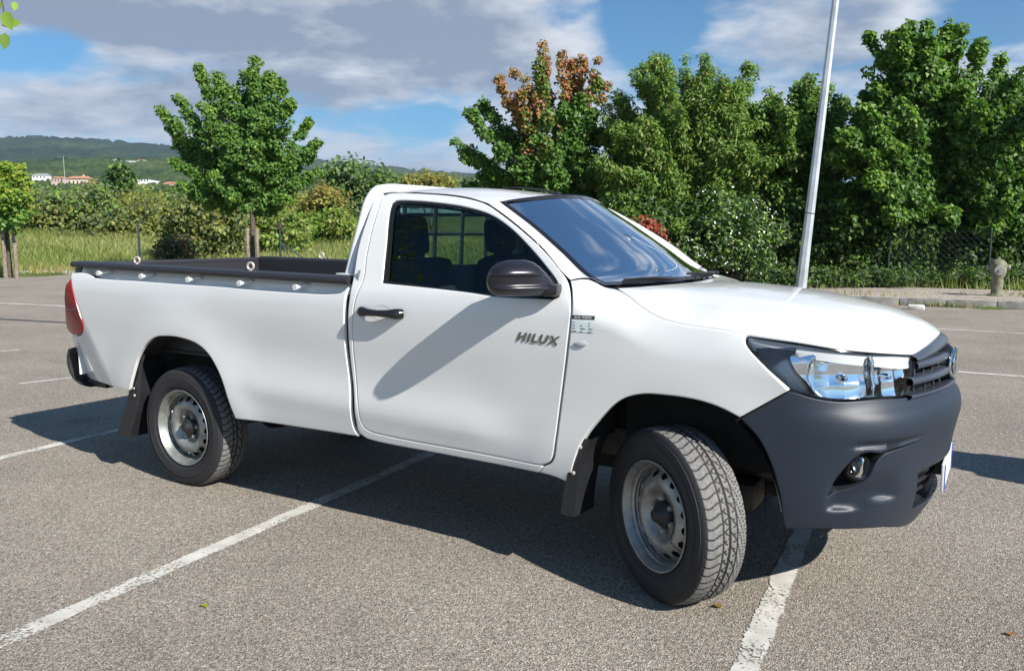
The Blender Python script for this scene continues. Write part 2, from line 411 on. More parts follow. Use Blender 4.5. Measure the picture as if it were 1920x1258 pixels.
OUT = {
'bed':[(-1.0449,1.2865,1),(-0.9514,1.2938,0),(-0.852,1.2874,0),(-0.7573,1.2659,0),(-0.293,1.2563,0),(0.1498,1.2487,0),(0.4726,1.2442,0),(0.6112,1.2396,0),(1.0292,1.2325,0),(1.2873,1.2333,0),(1.3705,1.2444,0),(1.4098,1.2739,1),(1.399,1.2265,0),(1.3968,1.1613,0),(1.3941,1.0569,0),(1.3949,0.94,0),(1.4007,0.8761,0),(1.4224,0.6979,0),(1.4219,0.5778,0),(1.4301,0.532,0),(1.4557,0.5014,1),(1.1811,0.5001,0),(0.8565,0.4964,0),(0.5377,0.4918,1),(0.4959,0.6103,0),(0.4449,0.7335,0),(0.3542,0.851,0),(0.2573,0.9083,0),(0.0936,0.9378,0),(-0.0408,0.9367,0),(-0.1398,0.9217,0),(-0.2296,0.8708,0),(-0.3201,0.7786,0),(-0.3659,0.6973,0),(-0.4376,0.5608,1),(-0.7268,0.5736,0),(-1.1198,0.5631,1),(-1.2824,0.6967,0),(-1.2316,0.7907,0),(-1.2069,0.8545,1),(-0.9743,0.8818,0),(-0.9087,0.9464,0),(-0.9342,1.0375,0),(-0.9726,1.129,0),(-1.0188,1.2278,1)],
'bed_band':[(-1.0279,1.3322,1),(-0.3268,1.3223,0),(0.4465,1.3083,0),(0.874,1.2986,0),(1.3935,1.2881,1),(1.4098,1.2739,1),(1.3705,1.2444,0),(1.2873,1.2333,0),(1.0292,1.2325,0),(0.6112,1.2396,0),(0.4726,1.2442,0),(0.1498,1.2487,0),(-0.293,1.2563,0),(-0.7573,1.2659,0),(-0.852,1.2874,0),(-0.9514,1.2938,0),(-1.0303,1.2938,1)],
'tail_lamp':[(-1.0308,1.2485,1),(-0.9726,1.129,0),(-0.9342,1.0375,0),(-0.9087,0.9464,0),(-0.9553,0.8924,0),(-1.024,0.8756,1),(-1.1852,0.8718,0),(-1.2607,0.9064,0),(-1.1779,1.0146,0),(-1.0994,1.1539,0),(-1.0608,1.2194,0)],
'pillar':[(1.4002,1.7494,1),(1.4359,1.7469,1),(1.455,1.6919,0),(1.4661,1.5654,0),(1.4769,1.4323,0),(1.4939,1.3202,0),(1.4686,1.2184,0),(1.455,1.1314,0),(1.4504,1.0272,0),(1.4476,0.9255,0),(1.4598,0.7908,0),(1.4767,0.6591,0),(1.4835,0.5842,0),(1.5,0.5554,0),(1.5329,0.5379,0),(1.6913,0.5247,0),(2.116,0.5155,0),(2.5231,0.5068,0),(2.5596,0.5075,1),(2.5357,0.4722,1),(2.0002,0.481,0),(1.5249,0.4957,0),(1.4843,0.5096,0),(1.4628,0.5303,0),(1.4539,0.5817,0),(1.4513,0.7009,0),(1.4265,0.8782,0),(1.4234,1.0586,0),(1.4258,1.1626,0),(1.4314,1.2277,0),(1.4282,1.3238,0),(1.4098,1.4794,0),(1.4107,1.6336,0)],
'door':[(1.4408,1.7424,0),(1.4617,1.7569,0),(1.507,1.7607,0),(1.6389,1.7545,0),(1.8631,1.7369,0),(2.0211,1.7138,0),(2.1303,1.6851,0),(2.2263,1.6404,0),(2.3802,1.5542,0),(2.5173,1.4636,0),(2.6349,1.3643,0),(2.6597,1.3361,0),(2.6787,1.2958,0),(2.6928,1.2425,0),(2.6978,1.1935,0),(2.6846,1.0582,0),(2.6605,0.8643,0),(2.6326,0.6514,0),(2.6122,0.5522,0),(2.5971,0.5298,0),(2.5784,0.5181,0),(2.5543,0.5105,0),(2.5232,0.5081,0),(2.1162,0.5172,0),(1.6916,0.5261,0),(1.5331,0.5393,0),(1.5005,0.5584,0),(1.4835,0.5842,0),(1.4767,0.6591,0),(1.4598,0.7908,0),(1.4476,0.9255,0),(1.4504,1.0272,0),(1.455,1.1314,0),(1.4686,1.2184,0),(1.4939,1.3202,0),(1.4769,1.4323,0),(1.4661,1.5654,0),(1.455,1.6919,0)],
'window':[(1.6233,1.2992,1),(1.5856,1.5003,0),(1.5352,1.6833,0),(1.531,1.7086,0),(1.5503,1.7166,0),(1.6744,1.7138,0),(1.8624,1.696,0),(2.0134,1.6743,0),(2.1732,1.6343,0),(2.3005,1.573,0),(2.4357,1.4805,0),(2.5317,1.4034,0),(2.6009,1.34,0),(2.6296,1.2945,0),(2.6299,1.2718,0),(2.6116,1.2587,1),(2.3113,1.259,0),(2.1588,1.2716,0),(1.9454,1.2842,0)],
'glass':[(1.6604,1.3114,1),(1.6203,1.5004,0),(1.5739,1.6715,0),(1.5732,1.6909,0),(1.5925,1.7003,0),(1.6829,1.6998,0),(1.8654,1.6838,0),(2.0139,1.6625,0),(2.1648,1.6243,0),(2.2919,1.5631,0),(2.4253,1.4723,0),(2.5181,1.3978,0),(2.583,1.3366,0),(2.6082,1.2961,0),(2.6074,1.2778,1),(2.3086,1.2708,0),(2.1563,1.28,0),(1.9422,1.2941,0)],
'fender':[(2.6631,1.3407,1),(2.7027,1.3484,1),(2.7256,1.3467,0),(2.7877,1.3154,0),(2.844,1.3053,1),(2.9239,1.2777,0),(3.003,1.2372,0),(3.0852,1.2037,0),(3.1756,1.1844,0),(3.3648,1.1682,0),(3.448,1.1554,1),(3.4479,1.1275,0),(3.5199,1.05,0),(3.6246,0.9563,1),(3.4415,0.8312,1),(3.3631,0.8629,0),(3.2701,0.8832,0),(3.1428,0.8898,0),(3.0317,0.883,0),(2.9411,0.8488,0),(2.8481,0.7625,0),(2.7639,0.6512,0),(2.7173,0.5404,0),(2.6931,0.4411,1),(2.6137,0.4625,0),(2.5354,0.4708,1),(2.5596,0.5075,0),(2.5824,0.5174,0),(2.6057,0.5362,0),(2.6178,0.5556,0),(2.6355,0.6513,0),(2.6638,0.8641,0),(2.6883,1.0585,0),(2.7004,1.193,0),(2.6965,1.2426,0),(2.6821,1.2959,0)],
'bumper':[(0.3399,0.8299,1),(0.5207,0.9512,1),(0.6172,0.9256,0),(0.6928,0.9163,0),(0.8456,0.9185,0),(1.0262,0.9102,0),(1.3186,0.905,0),(1.5686,0.9,1),(1.5686,0.31,1),(1.2686,0.315,0),(0.9485,0.3846,0),(0.7104,0.4067,0),(0.5276,0.4013,1),(0.518,0.4259,0),(0.4949,0.5513,0),(0.4627,0.661,0),(0.4125,0.7576,0)],
'headlamp':[(0.3494,1.1503,1),(0.5544,1.1308,0),(0.7002,1.1101,0),(0.8642,1.0916,0),(1.1104,1.0662,1),(1.0861,0.9681,0),(1.0271,0.9121,1),(0.8459,0.9205,0),(0.6929,0.9183,0),(0.6172,0.9276,0),(0.5206,0.9532,1),(0.4173,1.0495,0),(0.3482,1.1262,0)],
'fog':[(0.6717,0.5419,1),(0.7011,0.6244,0),(0.7602,0.706,0),(0.7999,0.7222,0),(0.8531,0.7153,0),(0.9114,0.7269,0),(1.1241,0.7385,1),(0.9553,0.7232,0),(0.8733,0.7076,0),(0.8428,0.6759,0),(0.8253,0.6119,0),(0.776,0.5739,0)],
}
# ------------------------------------------------------------------ materials of the truck
WHITE = mat('white_paint', (.69, .70, .695), .36, coat=.9, spec=.4, noise=(1.3, .022))
DKGREY = mat('bumper_plastic', (.015, .023, .037), .45, spec=.4, bump=(700, .10))
BLACK = mat('black_plastic', (.014, .015, .018), .45, bump=(700, .05))
GLOSSBLK = mat('gloss_black_trim', (.012, .012, .014), .16)
LINER = mat('bed_liner_plastic', (.022, .023, .028), .5, bump=(300, .08))
MIRR = mat('mirror_plastic', (.014, .014, .020), .28)
RUBBER = mat('tyre_rubber', (.020, .020, .023), .75, bump=(200, .05))
DUST = mat('dusty_tread', (.16, .155, .15), .9, noise=(60, .25), bump=(300, .2))
STEEL = mat('rim_steel', (.30, .31, .30), .45, metal=.65, noise=(14, .35))
RUST = mat('worn_steel', (.30, .27, .24), .6, metal=.5, noise=(30, .4))
CHROME = mat('chrome', (.86, .88, .90), .07, metal=1.0)
DARKCHR = mat('badge_metal', (.20, .21, .17), .25, metal=.8)
RED = mat('tail_lamp_red', (.30, .008, .012), .22, spec=.25)
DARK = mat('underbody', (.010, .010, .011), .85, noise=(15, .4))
WELL = mat('wheel_well_liner', (.018, .018, .020), .8, noise=(9, .5))
FRAME = mat('chassis_paint', (.045, .040, .036), .7, noise=(14, .6))
INTER = mat('cab_trim', (.030, .031, .033), .8)
GREYTR = mat('cab_grey_trim', (.10, .11, .12), .8)
SEATM = mat('seat_fabric', (.016, .016, .018), .95, bump=(250, .2))
WGLASS = glass('window_glass', (.48, .58, .54), ior=1.48)
SGLASS = glass('windscreen_glass', (.58, .69, .70), ior=1.48)
LENS = glass('lamp_lens', (.93, .95, .97), ior=1.35)
PLATE = mat('plate_white', (.75, .77, .80), .4)
PBLUE = mat('plate_blue', (.03, .08, .42), .4)
PEYE = mat('ring_zinc', (.55, .47, .45), .45, metal=.4, noise=(40, .2))
STICK = mat('sticker_pale', (.62, .70, .70), .5)
INK = mat('sticker_ink', (.03, .035, .04), .5)
TAPE = mat('white_letters', (.8, .8, .8), .5)

T = empty('pickup_truck', (-1.5872, 5.7067, 0), -0.547, label='white single cab pickup truck with dark grey front bumper and steel wheels', category='pickup truck')

# ------------------------------------------------------------------ load bed
bed, bed_l = panel('bed_side', S_side, OUT['bed'], WHITE, T, gap=0, step=.03)
def S_band(u, v):
    p = S_side(u, v); p[..., 1] += .060; return p
bb = [(a, b + (.01 if i < 5 else -.012), c) for i, (a, b, c) in enumerate(OUT['bed_band'])]
band, band_l = panel('rail_recess', S_band, bb, WHITE, T, gap=0, fold=0, bev=0)
zr0 = lambda x: 1.3155 - .0180*x          # underside of the bed rail
for o, s in ((band, -1), (band_l, 1)):
    for x in (-.73, -.287, .157, .599, 1.037):
        z = 1.296 - .0195*(x + .73)
        b = B(); b.tube([(x+.035, s*.815, z+.012), (x+.02, s*.835, z+.006), (x, s*.868, z)], [.010, .010, .010], 8)
        b.lathe([(0, .016), (.012, .016), (.0165, .010), (.0165, -.004), (.0, -.004)], 14, 'y', (x, s*.868, z) if s > 0 else (x, s*.868 - .012, z))
        b.build('rope_hook', WHITE, o)
xs = np.linspace(-1.045, 1.40, 40)
def rail(s):
    P = []
    for x in xs:
        yo = Wside(np.array([x]), np.array([1.29]))[0] + .006; z = zr0(x)
        pr = [(yo-.075, z-.004), (yo-.012, z-.004), (yo, z+.006), (yo+.002, z+.016), (yo-.006, z+.028), (yo-.03, z+.034), (.77, z+.035), (.748, z+.034), (.738, z+.028), (.732, z-.06), (.727, z-.30)]
        P.append([(x, s*a, c) for a, c in pr])
    return np.array(P)
bl = B()
for s in (-1, 1):
    P = rail(s); r_ = grid('bed_rail', P, LINER, T, flip=(s < 0))
    for i in (0, -1):
        b = B(); b.add(P[i], [tuple(range(len(P[i])))]); b.build('rail_end', LINER, r_)
    # wall of the bed liner with pressed ribs
    g = []
    for x in np.linspace(-1.05, 1.34, 120):
        rib = .012*(1 if math.sin(x*2*math.pi/.14) > .2 else 0)
        g.append([(x, s*(.725 - (rib if .9 < z < 1.22 else 0)), z) for z in (.80, .89, .90, 1.21, 1.22, zr0(x)+.02)])
    grid('liner_wall', np.array(g), LINER, T, flip=(s > 0), smooth=False)
g = [[(x, y, .81 + (.008 if int((y+5)/.06) % 2 else 0)) for y in np.linspace(-.74, .74, 100)] for x in (-1.1, 1.35)]
grid('bed_floor', np.array(g), LINER, T, flip=True, smooth=False)
b = B(); b.box((1.365, 0, 1.04), (.03, 1.56, .50)); b.box((1.355, 0, zr0(1.35)-.004), (.045, 1.46, .03), bev=.012)
b.build('bed_front_wall', LINER, T)
b = B(); b.box((1.395, 0, .98), (.02, 1.60, .66)); b.build('bed_bulkhead', WHITE, T)
# tailgate
g = []
for z in np.linspace(.60, 1.325, 12):
    w = .835 - .02*(z-.6); g.append([(-1.075 - .03*(1-(y/w)**2) - .012*math.sin((z-.6)*4.2), y, z) for y in np.linspace(-w, w, 24)])
tg = grid('tailgate', np.array(g), WHITE, T, flip=True)
b = B(); b.box((-1.07, 0, 1.343), (.055, 1.60, .034), bev=.012); b.box((-1.05, 0, 1.07), (.02, 1.5, .52)); b.build('tailgate_liner', LINER, tg)
b = B(); b.box((-1.115, 0, 1.16), (.03, .26, .07), bev=.012); b.build('tailgate_handle', BLACK, tg)
# tail lamps, wrapped round the rear corners
tl, tl_l = panel('tail_light', S_side, OUT['tail_lamp'], RED, T, gap=0, off=.004, fold=.06, step=.02)
for o, s in ((tl, -1), (tl_l, 1)):
    g = []
    for z in np.linspace(.885, 1.22, 10):
        x0 = -1.175 + .10*max(0, (z-1.02)/.22)**1.3
        y0 = Wside(np.array([x0]), np.array([z]))[0]
        g.append([(x0 - .03*t**.6, s*(y0 - .10*t), z) for t in np.linspace(0, 1, 6)])
    grid('lamp_back', np.array(g), RED, o, flip=(s > 0))
    b = B()
    pts = [S_side(np.array([a]), np.array([1.052 + k]))[0] for a, k in ((-1.125, -.01), (-1.07, -.005), (-1.0, .0), (-.945, .004))]
    b.tube([(p[0], s*(-p[1] + .006), p[2]) for p in pts], .004, 6); b.build('lamp_divider', mat('tail_lamp_dark', (.10, .004, .006), .3), o)
# rear bumper
prof = polyline([(-1.238, .765), (-1.262, .70), (-1.252, .63), (-1.205, .562), (-1.11, .52), (-1.02, .512)], 14)
inn = prof + np.stack([np.full(14, .035), np.full(14, .006)], 1)*np.linspace(1, .3, 14)[:,None]
b = B(); ring = np.vstack([prof, inn[::-1]]); k = len(ring)
V = np.vstack([np.stack([ring[:,0], np.full(k, y), ring[:,1]], 1) for y in (-.815, -.80, .80, .815)])
V[:k, [0, 2]] += (V[:k, [0, 2]].mean(0) - V[:k, [0, 2]])*.06; V[3*k:, [0, 2]] += (V[3*k:, [0, 2]].mean(0) - V[3*k:, [0, 2]])*.06
F = [(a*k+i, a*k+(i+1) % k, (a+1)*k+(i+1) % k, (a+1)*k+i) for a in range(3) for i in range(k)]
F += [(i, k-1-i, k-2-i, i+1)[::-1] for i in range(13)] + [(3*k+i, 3*k+k-1-i, 3*k+k-2-i, 3*k+i+1) for i in range(13)]
b.add(V, F); b.build('rear_bumper', mat('bumper_steel', (.07, .07, .068), .35, metal=.6, noise=(20, .3)), T)
b = B(); b.box((-1.0, -.72, .535), (.22, .10, .05), bev=.01); b.box((-1.0, .72, .535), (.22, .10, .05), bev=.01); b.box((-1.1, 0, .60), (.12, 1.2, .10), bev=.01)
b.build('bumper_bracket', BLACK, T)

# ------------------------------------------------------------------ cab
pil, pil_l = panel('cab_pillar', S_side, OUT['pillar'], WHITE, T, gap=0, step=.03, fold=.05)
WIN = resample(OUT['window'], .018); GLS = resample(OUT['glass'], .018)
door, door_l = panel('door', S_side, OUT['door'], WHITE, T, holes=[WIN], gap=.0035, step=.03, fold=.03)
fr = panel('window_frame', S_side, WIN, GLOSSBLK, door, holes=[GLS], gap=0, off=-.007, fold=0, bev=0, mirror=False)
wg = panel('window_glass', S_side, GLS, WGLASS, door, gap=-.004, off=-.012, fold=0, bev=0, mirror=False, dense=True)
it = panel('door_trim', S_side, OUT['door'], INTER, door, holes=[WIN], gap=.03, off=-.055, fold=0, bev=0, mirror=False)
hb = B()
hz = 1.158; hx = (1.515, 1.775); hw = lambda x: Wside(np.array([x]), np.array([hz]))[0]
pts = [(hx[0], -hw(hx[0])+.004, hz), (hx[0]+.02, -hw(hx[0])-.020, hz), (hx[0]+.07, -hw(1.6)-.033, hz-.001), (1.645, -hw(1.64)-.036, hz-.002), (hx[1]-.07, -hw(1.7)-.033, hz-.002), (hx[1]-.02, -hw(1.75)-.020, hz-.002), (hx[1], -hw(hx[1])+.004, hz-.002)]
pp = polyline(pts, 30); hb.tube(pp, np.interp(np.linspace(0, 1, 30), [0, .12, .28, .5, .72, .88, 1], [.024, .027, .019, .016, .019, .027, .024]), 14)
hd = hb.build('door_handle', GLOSSBLK, door)
sc = B()   # dished cup behind the handle
th = np.linspace(0, 2*math.pi, 33)[:-1]
def S_cup(u, v):
    p = S_side(u, v); d = ((u-1.648)/.062)**2 + ((v-1.158)/.036)**2; p[..., 1] += .020*np.clip(1-d, 0, 1)**.7 - .0015; return p
panel('handle_cup', S_cup, np.stack([1.648+.062*np.cos(th), 1.158+.036*np.sin(th)], 1), WHITE, door, gap=0, fold=0, bev=0, step=.008, mirror=False, dense=True)
# raised model badge on the door
def text_mesh(body, size, depth, shear=0.0, sx=1.0, bold=0.0):
    cu = bpy.data.curves.new('txt', 'FONT'); cu.body = body; cu.size = size; cu.extrude = depth; cu.shear = shear; cu.offset = bold; cu.align_x = 'CENTER'; cu.resolution_u = 3; cu.space_character = 1.22
    ob = bpy.data.objects.new('txt', cu); COL.objects.link(ob); dg = bpy.context.evaluated_depsgraph_get(); dg.update()
    me = bpy.data.meshes.new_from_object(ob.evaluated_get(dg)); bpy.data.objects.remove(ob); bpy.data.curves.remove(cu)
    co = np.empty(len(me.vertices)*3, np.float32); me.vertices.foreach_get('co', co); co = co.reshape(-1, 3); co[:,0] *= sx
    return me, co
def badge(body, xc, zc, width, height, depth, m, parent, S=S_side, slope=0.0, shear=.35, bold=.0, lift=.0006, name='badge'):
    me, co = text_mesh(body, 1.0, .5, shear, 1.0, bold)
    lo, hi = co.min(0), co.max(0); a = (co[:,0]-lo[0])/(hi[0]-lo[0]) - .5; c = (co[:,1]-lo[1])/(hi[1]-lo[1]) - .5; d = (co[:,2]-lo[2])/(hi[2]-lo[2])
    u = xc + a*width; v = zc + c*height + slope*a*width; p = S(u, v); n = surf_n(S, np.stack([u, v], 1)); p = p + n*(lift + d*depth)[:,None]
    me.vertices.foreach_set('co', p.astype(np.float32).ravel()); me.update(); me.materials.clear(); me.materials.append(m)
    return link(name, me, parent)
badge('HILUX', 2.541, 1.084, .222, .040, .0030, DARKCHR, door, slope=-.04, bold=.030)
for c in list(door.children):
    if c.name.startswith('badge'):
        badge('HILUX', 2.541, 1.084, .222, .040, .0030, DARKCHR, door_l, S=lambda u, v: S_side(2*2.541-u, v)*np.array([1, -1, 1]), slope=.04, bold=.030)
    else: mirror_y(c, door_l)

# roof edge curve (just above the door cut), windscreen edge curve
edge_uv = [(1.405, 1.752), (1.44, 1.760), (1.507, 1.7645), (1.64, 1.7585), (1.75, 1.750), (1.863, 1.741), (2.021, 1.718), (2.132, 1.690)]
eu = polyline(edge_uv, 30); EP = S_side(eu[:,0], eu[:,1])
WS = polyline([(2.150, -.590, 1.697), (2.25, -.604, 1.637), (2.346, -.622, 1.580), (2.538, -.668, 1.454), (2.693, -.712, 1.350), (2.783, -.737, 1.318)], 30)
f_zc = crs([1.40, 1.5, 1.65, 1.80, 1.95, 2.10, 2.20, 2.30], [1.790, 1.798, 1.801, 1.797, 1.783, 1.760, 1.742, 1.72])
g = []
for i, (x, y, z) in enumerate(EP):
    a = i/29; bul = .13*a**1.5; ye = -y; row = []
    for t in np.sin(np.linspace(0, math.pi/2, 15)):
        yy = ye*(1-t); q = (yy/ye); xx = x + bul*(1-q*q); zz = z + (f_zc(x + bul) - z)*(1-q**2.6)
        row.append((xx, -yy, zz))
    row += [(p[0], -p[1], p[2]) for p in row[-2::-1]]; g.append(row)
RG = np.array(g)
roof = grid('roof', RG, WHITE, T, flip=True)
grid('headliner', RG - np.array([0, 0, .035]), GREYTR, T)
# header lip: from the last roof row down to the top of the windscreen
def ws_row(k, n=25):
    x, y, z = WS[k]; t = k/29; bul = .125 + .045*t; ye = -y
    return np.array([(x + bul*(1-(q*q)), ye*q, z + (.050*(1-t))*(1-q*q)) for q in np.linspace(-1, 1, n)])
WG = np.array([ws_row(k) for k in range(30)])
last = RG[-1]; li = np.interp(np.linspace(-1, 1, 25), np.linspace(-1, 1, len(last)), np.arange(len(last)))
lastr = np.stack([crs(np.arange(len(last)), last[:,k])(np.interp(WG[0][:,1], last[:,1], np.arange(len(last)))) for k in range(3)], 1)
grid('roof_header', np.array([lastr*(1-t) + (WG[0] + [0, 0, .004])*t for t in (0, .35, .7, 1)]), WHITE, roof, flip=True)
wsc = grid('windshield', WG, SGLASS, T, flip=True)
# black ceramic border of the glass
bo = []
def strip(A, Bv, name): return grid(name, np.array([A, Bv]), GLOSSBLK, wsc, flip=True)
off = np.array([.004, 0, .005])
strip(WG[0] + off, WG[1]*.7 + WG[0]*.3 + off, 'glass_border')
strip(WG[-2]*1.0 + off, WG[-1] + off, 'glass_border')
grid('glass_border', np.stack([WG[:,0] + off, WG[:,1]*.35 + WG[:,0]*.65 + off], 1), GLOSSBLK, wsc, flip=True)
grid('glass_border', np.stack([WG[:,-2]*.35 + WG[:,-1]*.65 + off, WG[:,-1] + off], 1), GLOSSBLK, wsc, flip=True)
# a-pillars: from the door cut to the windscreen edge
cut = polyline([S_side(np.array([a]), np.array([b]))[0] for a, b in [(2.132, 1.690), (2.2263, 1.6455), (2.3802, 1.559), (2.5173, 1.468), (2.6349, 1.3685), (2.667, 1.343)]], 30)
wse = polyline(WS[:27], 30)
g = []
for a, c in zip(cut, wse):
    row = []
    for t in np.linspace(0, 1, 9):
        p = a*(1-t) + c*t; p = p + np.array([.018, -.020, .010])*math.sin(math.pi*t)**.8; row.append(p)
    g.append(row)
ap, ap_l = grid('windscreen_pillar', np.array(g), WHITE, T, mirror=True)
# lip between roof end and pillar top
# cab rear wall with window
rw = B()
for s in (-1, 1): rw.add([(1.435, s*.50, 1.34), (1.435, s*.86, 1.30), (1.425, s*.62, 1.755), (1.425, s*.46, 1.70)], [(0, 1, 2, 3)])
rw.add([(1.435, -.86, .5), (1.435, .86, .5), (1.435, .86, 1.30), (1.435, .5, 1.34), (1.435, -.5, 1.34), (1.435, -.86, 1.30)], [(0, 1, 2, 3, 4, 5)])
rw.add([(1.425, -.46, 1.70), (1.425, .46, 1.70), (1.425, .62, 1.755), (1.42, 0, 1.79), (1.425, -.62, 1.755)], [(0, 1, 2, 3, 4)])
rw.build('cab_rear_wall', WHITE, T, smooth=False)
b = B(); b.add([(1.45, -.5, 1.34), (1.45, .5, 1.34), (1.44, .46, 1.70), (1.44, -.46, 1.70)], [(0, 1, 2, 3)]); b.build('rear_window', WGLASS, T)
b = B(); b.add([(1.465, -.86, .6), (1.465, .86, .6), (1.465, .86, 1.36), (1.465, -.86, 1.36)], [(0, 1, 2, 3)]); b.box((1.47, 0, 1.352), (.03, 1.1, .02)); b.build('rear_trim', GREYTR, T)
# interior
def seat(y, w, name):
    b = B(); b.box((1.88, y, .93), (.52, w, .16), bev=.06)
    b.box((1.60, y, 1.16), (.17, w, .52), Matrix.Rotation(-.16, 3, 'Y'), bev=.07)
    st = b.build(name, SEATM, T)
    b = B(); b.box((1.515, y, 1.535), (.11, .25, .22), Matrix.Rotation(-.10, 3, 'Y'), bev=.05); b.box((1.535, y, 1.42), (.05, .16, .06), bev=.01); b.build('headrest', SEATM, st)
seat(-.50, .50, 'seat'); seat(.42, .52, 'seat'); 
b = B(); b.box((2.02, 0, .60), (1.15, 1.62, .06)); b.box((2.70, 0, .90), (.04, 1.5, .6)); b.build('cab_floor', INTER, T)
g = []
for y in np.linspace(-.74, .74, 24):
    g.append([(2.40 + .02*math.cos(y*5), y, .80), (2.33, y, 1.02), (2.36, y, 1.17), (2.44, y, 1.225 + .02*math.exp(-((y-.40)/.2)**2)), (2.62, y*.96, 1.245), (2.80, y*.90, 1.255)])
grid('dashboard', np.array(g), INTER, T)
b = B(); c = np.array([2.22, .40, 1.16]); ax = np.array([math.cos(.45), 0, -math.sin(.45)]); u = np.array([0, 1., 0]); w = np.cross(ax, u)
th = np.linspace(0, 2*math.pi, 37); b.tube([c + .185*(math.cos(t)*u + math.sin(t)*w) for t in th], .014, 8, caps=False)
for a in (0, math.pi, 1.5*math.pi): b.tube([c + .03*(math.cos(a)*u + math.sin(a)*w), c + .18*(math.cos(a)*u + math.sin(a)*w)], .012, 6)
b.box(c, (.05, .12, .10), bev=.02); b.tube([c, c + ax*.25], .03, 8); b.build('steering_wheel', INTER, T)
b = B(); b.box((2.28, -.03, 1.585), (.03, .23, .075), Matrix.Rotation(.15, 3, 'Y'), bev=.012); b.tube([(2.28, -.03, 1.60), (2.30, -.03, 1.66)], .01, 6); b.build('interior_mirror', INTER, T)
for y in (-.40, .40):
    b = B(); b.box((2.12, y, 1.668), (.17, .42, .014), Matrix.Rotation(.16, 3, 'Y'), bev=.006); b.build('sun_visor', mat('sun_visor_trim', (.35, .36, .36), .8), T)
# cowl between windscreen and bonnet, wipers
HR = [(2.850, -.742, 1.303), (2.885, -.62, 1.300), (2.915, -.42, 1.299), (2.935, -.2, 1.301), (2.94, 0, 1.302)]
HR = HR + [(a, -b_, c) for a, b_, c in HR[-2::-1]]; HRp = polyline(HR, 25)
cow = np.array([WG[-1] + np.array([-.01, 0, -.012]), WG[-1]*.6 + HRp*.4 - [0, 0, .016], HRp*.85 + WG[-1]*.15 - [0, 0, .018], HRp - [-.008, 0, .012]])
grid('cowl', cow, BLACK, T, flip=True)
def ws_at(k, q):
    x, y, z = WS[k]; t = k/29; bul = .125 + .045*t; return np.array([x + bul*(1-q*q) + .012, -y*q, z + .05*(1-t)*(1-q*q) + .014])
for pts in ([ws_at(29, -.10), ws_at(29, -.3), ws_at(28, -.55), ws_at(28, -.84)], [ws_at(29, .66), ws_at(28, .45), ws_at(28, .2), ws_at(27, -.05)]):
    b = B(); p = polyline(pts, 14); b.tube(p, np.linspace(.008, .004, 14), 6); b.box(p[0], (.035, .035, .02), bev=.008); b.tube(p[4:] + np.array([-.006, 0, -.008]), .004, 6); b.build('wiper', BLACK, T)
# roof antenna
b = B(); b.tube(polyline([(2.02, .22, 1.775), (1.95, .24, 1.795), (1.80, .26, 1.818), (1.62, .28, 1.828)], 16), np.linspace(.008, .003, 16), 6); b.box((2.02, .22, 1.772), (.06, .035, .03), bev=.01); b.build('antenna', BLACK, roof)

# ------------------------------------------------------------------ front: wings, bonnet, lamps, grille, bumper
fend, fend_l = panel('front_wing', S_side, OUT['fender'], WHITE, T, gap=.0035, step=.028, fold=.05)
def decal(name, x0, x1, z0, z1, m, parent, lift): 
    u, v = np.meshgrid(np.linspace(x0, x1, 5), np.linspace(z0, z1, 5), indexing='ij'); p = S_side(u.ravel(), v.ravel()); n = surf_n(S_side, np.stack([u.ravel(), v.ravel()], 1))
    return grid(name, (p + n*lift).reshape(5, 5, 3), m, parent, flip=False)
st = decal('sticker', 2.705, 2.812, 1.125, 1.196, STICK, fend, .0015)
decal('sticker_header', 2.705, 2.812, 1.180, 1.1962, INK, st, .0022)
badge('BLUE TREBOR', 2.7585, 1.188, .078, .007, .0004, TAPE, st, shear=0, lift=.0026, name='sticker_heading')
rnd = random.Random(4)
for r_ in range(4):
    for c_ in range(3):
        if c_ == 1 and r_ % 2 == 0 and r_ < 2: continue
        x0 = 2.709 + c_*.038; z0 = 1.167 - r_*.0125; decal('sticker_mark', x0, x0 + rnd.uniform(.006, .024), z0 - .003, z0, INK, st, .0024)
th = np.linspace(0, 2*math.pi, 29)[:-1]
el = np.stack([2.750 + .036*np.cos(th) + .008*np.sin(th), 1.075 + .014*np.sin(th) + .004*np.cos(th)], 1)
def S_mk(u, v):
    p = S_side(u, v); d = ((u-2.75)/.04)**2 + ((v-1.075)/.017)**2; p[..., 1] -= .009*np.clip(1-d, 0, 1)**.5; return p
mk = panel('side_indicator', S_mk, el, mat('indicator_lens', (.42, .44, .46), .15), fend, gap=0, step=.006, fold=.008, bev=0, mirror=False, dense=True)
mirror_y(mk, fend_l)
# bonnet
hl = OUT['headlamp']
fo = OUT['fender']; i0 = 4
E1 = np.array([S_side(np.array([a]), np.array([b]))[0] for a, b, _ in fo[4:11]])
E2 = np.array([S_front(np.array([a]), np.array([b + .003]))[0] for a, b, _ in hl[1:4]] + [S_front(np.array([1.105]), np.array([1.072]))[0]])
E2 = E2 + np.array([-.004, 0, 0])
E3 = np.array([(4.022, -.34, 1.088), (4.040, -.20, 1.100), (4.050, -.08, 1.109), (4.053, 0, 1.111)])
EH = polyline(np.vstack([E1, E2, E3]), 90)
sp_s = np.linspace(0, 1, 90)
f_sx = pch([0, .25, .55, .80, .93, 1], [2.94, 3.18, 3.58, 3.90, 4.01, 4.053])
f_szc = crs([2.94, 3.15, 3.40, 3.69, 3.90, 4.0, 4.053], [1.302, 1.296, 1.277, 1.236, 1.187, 1.148, 1.111])
g = []
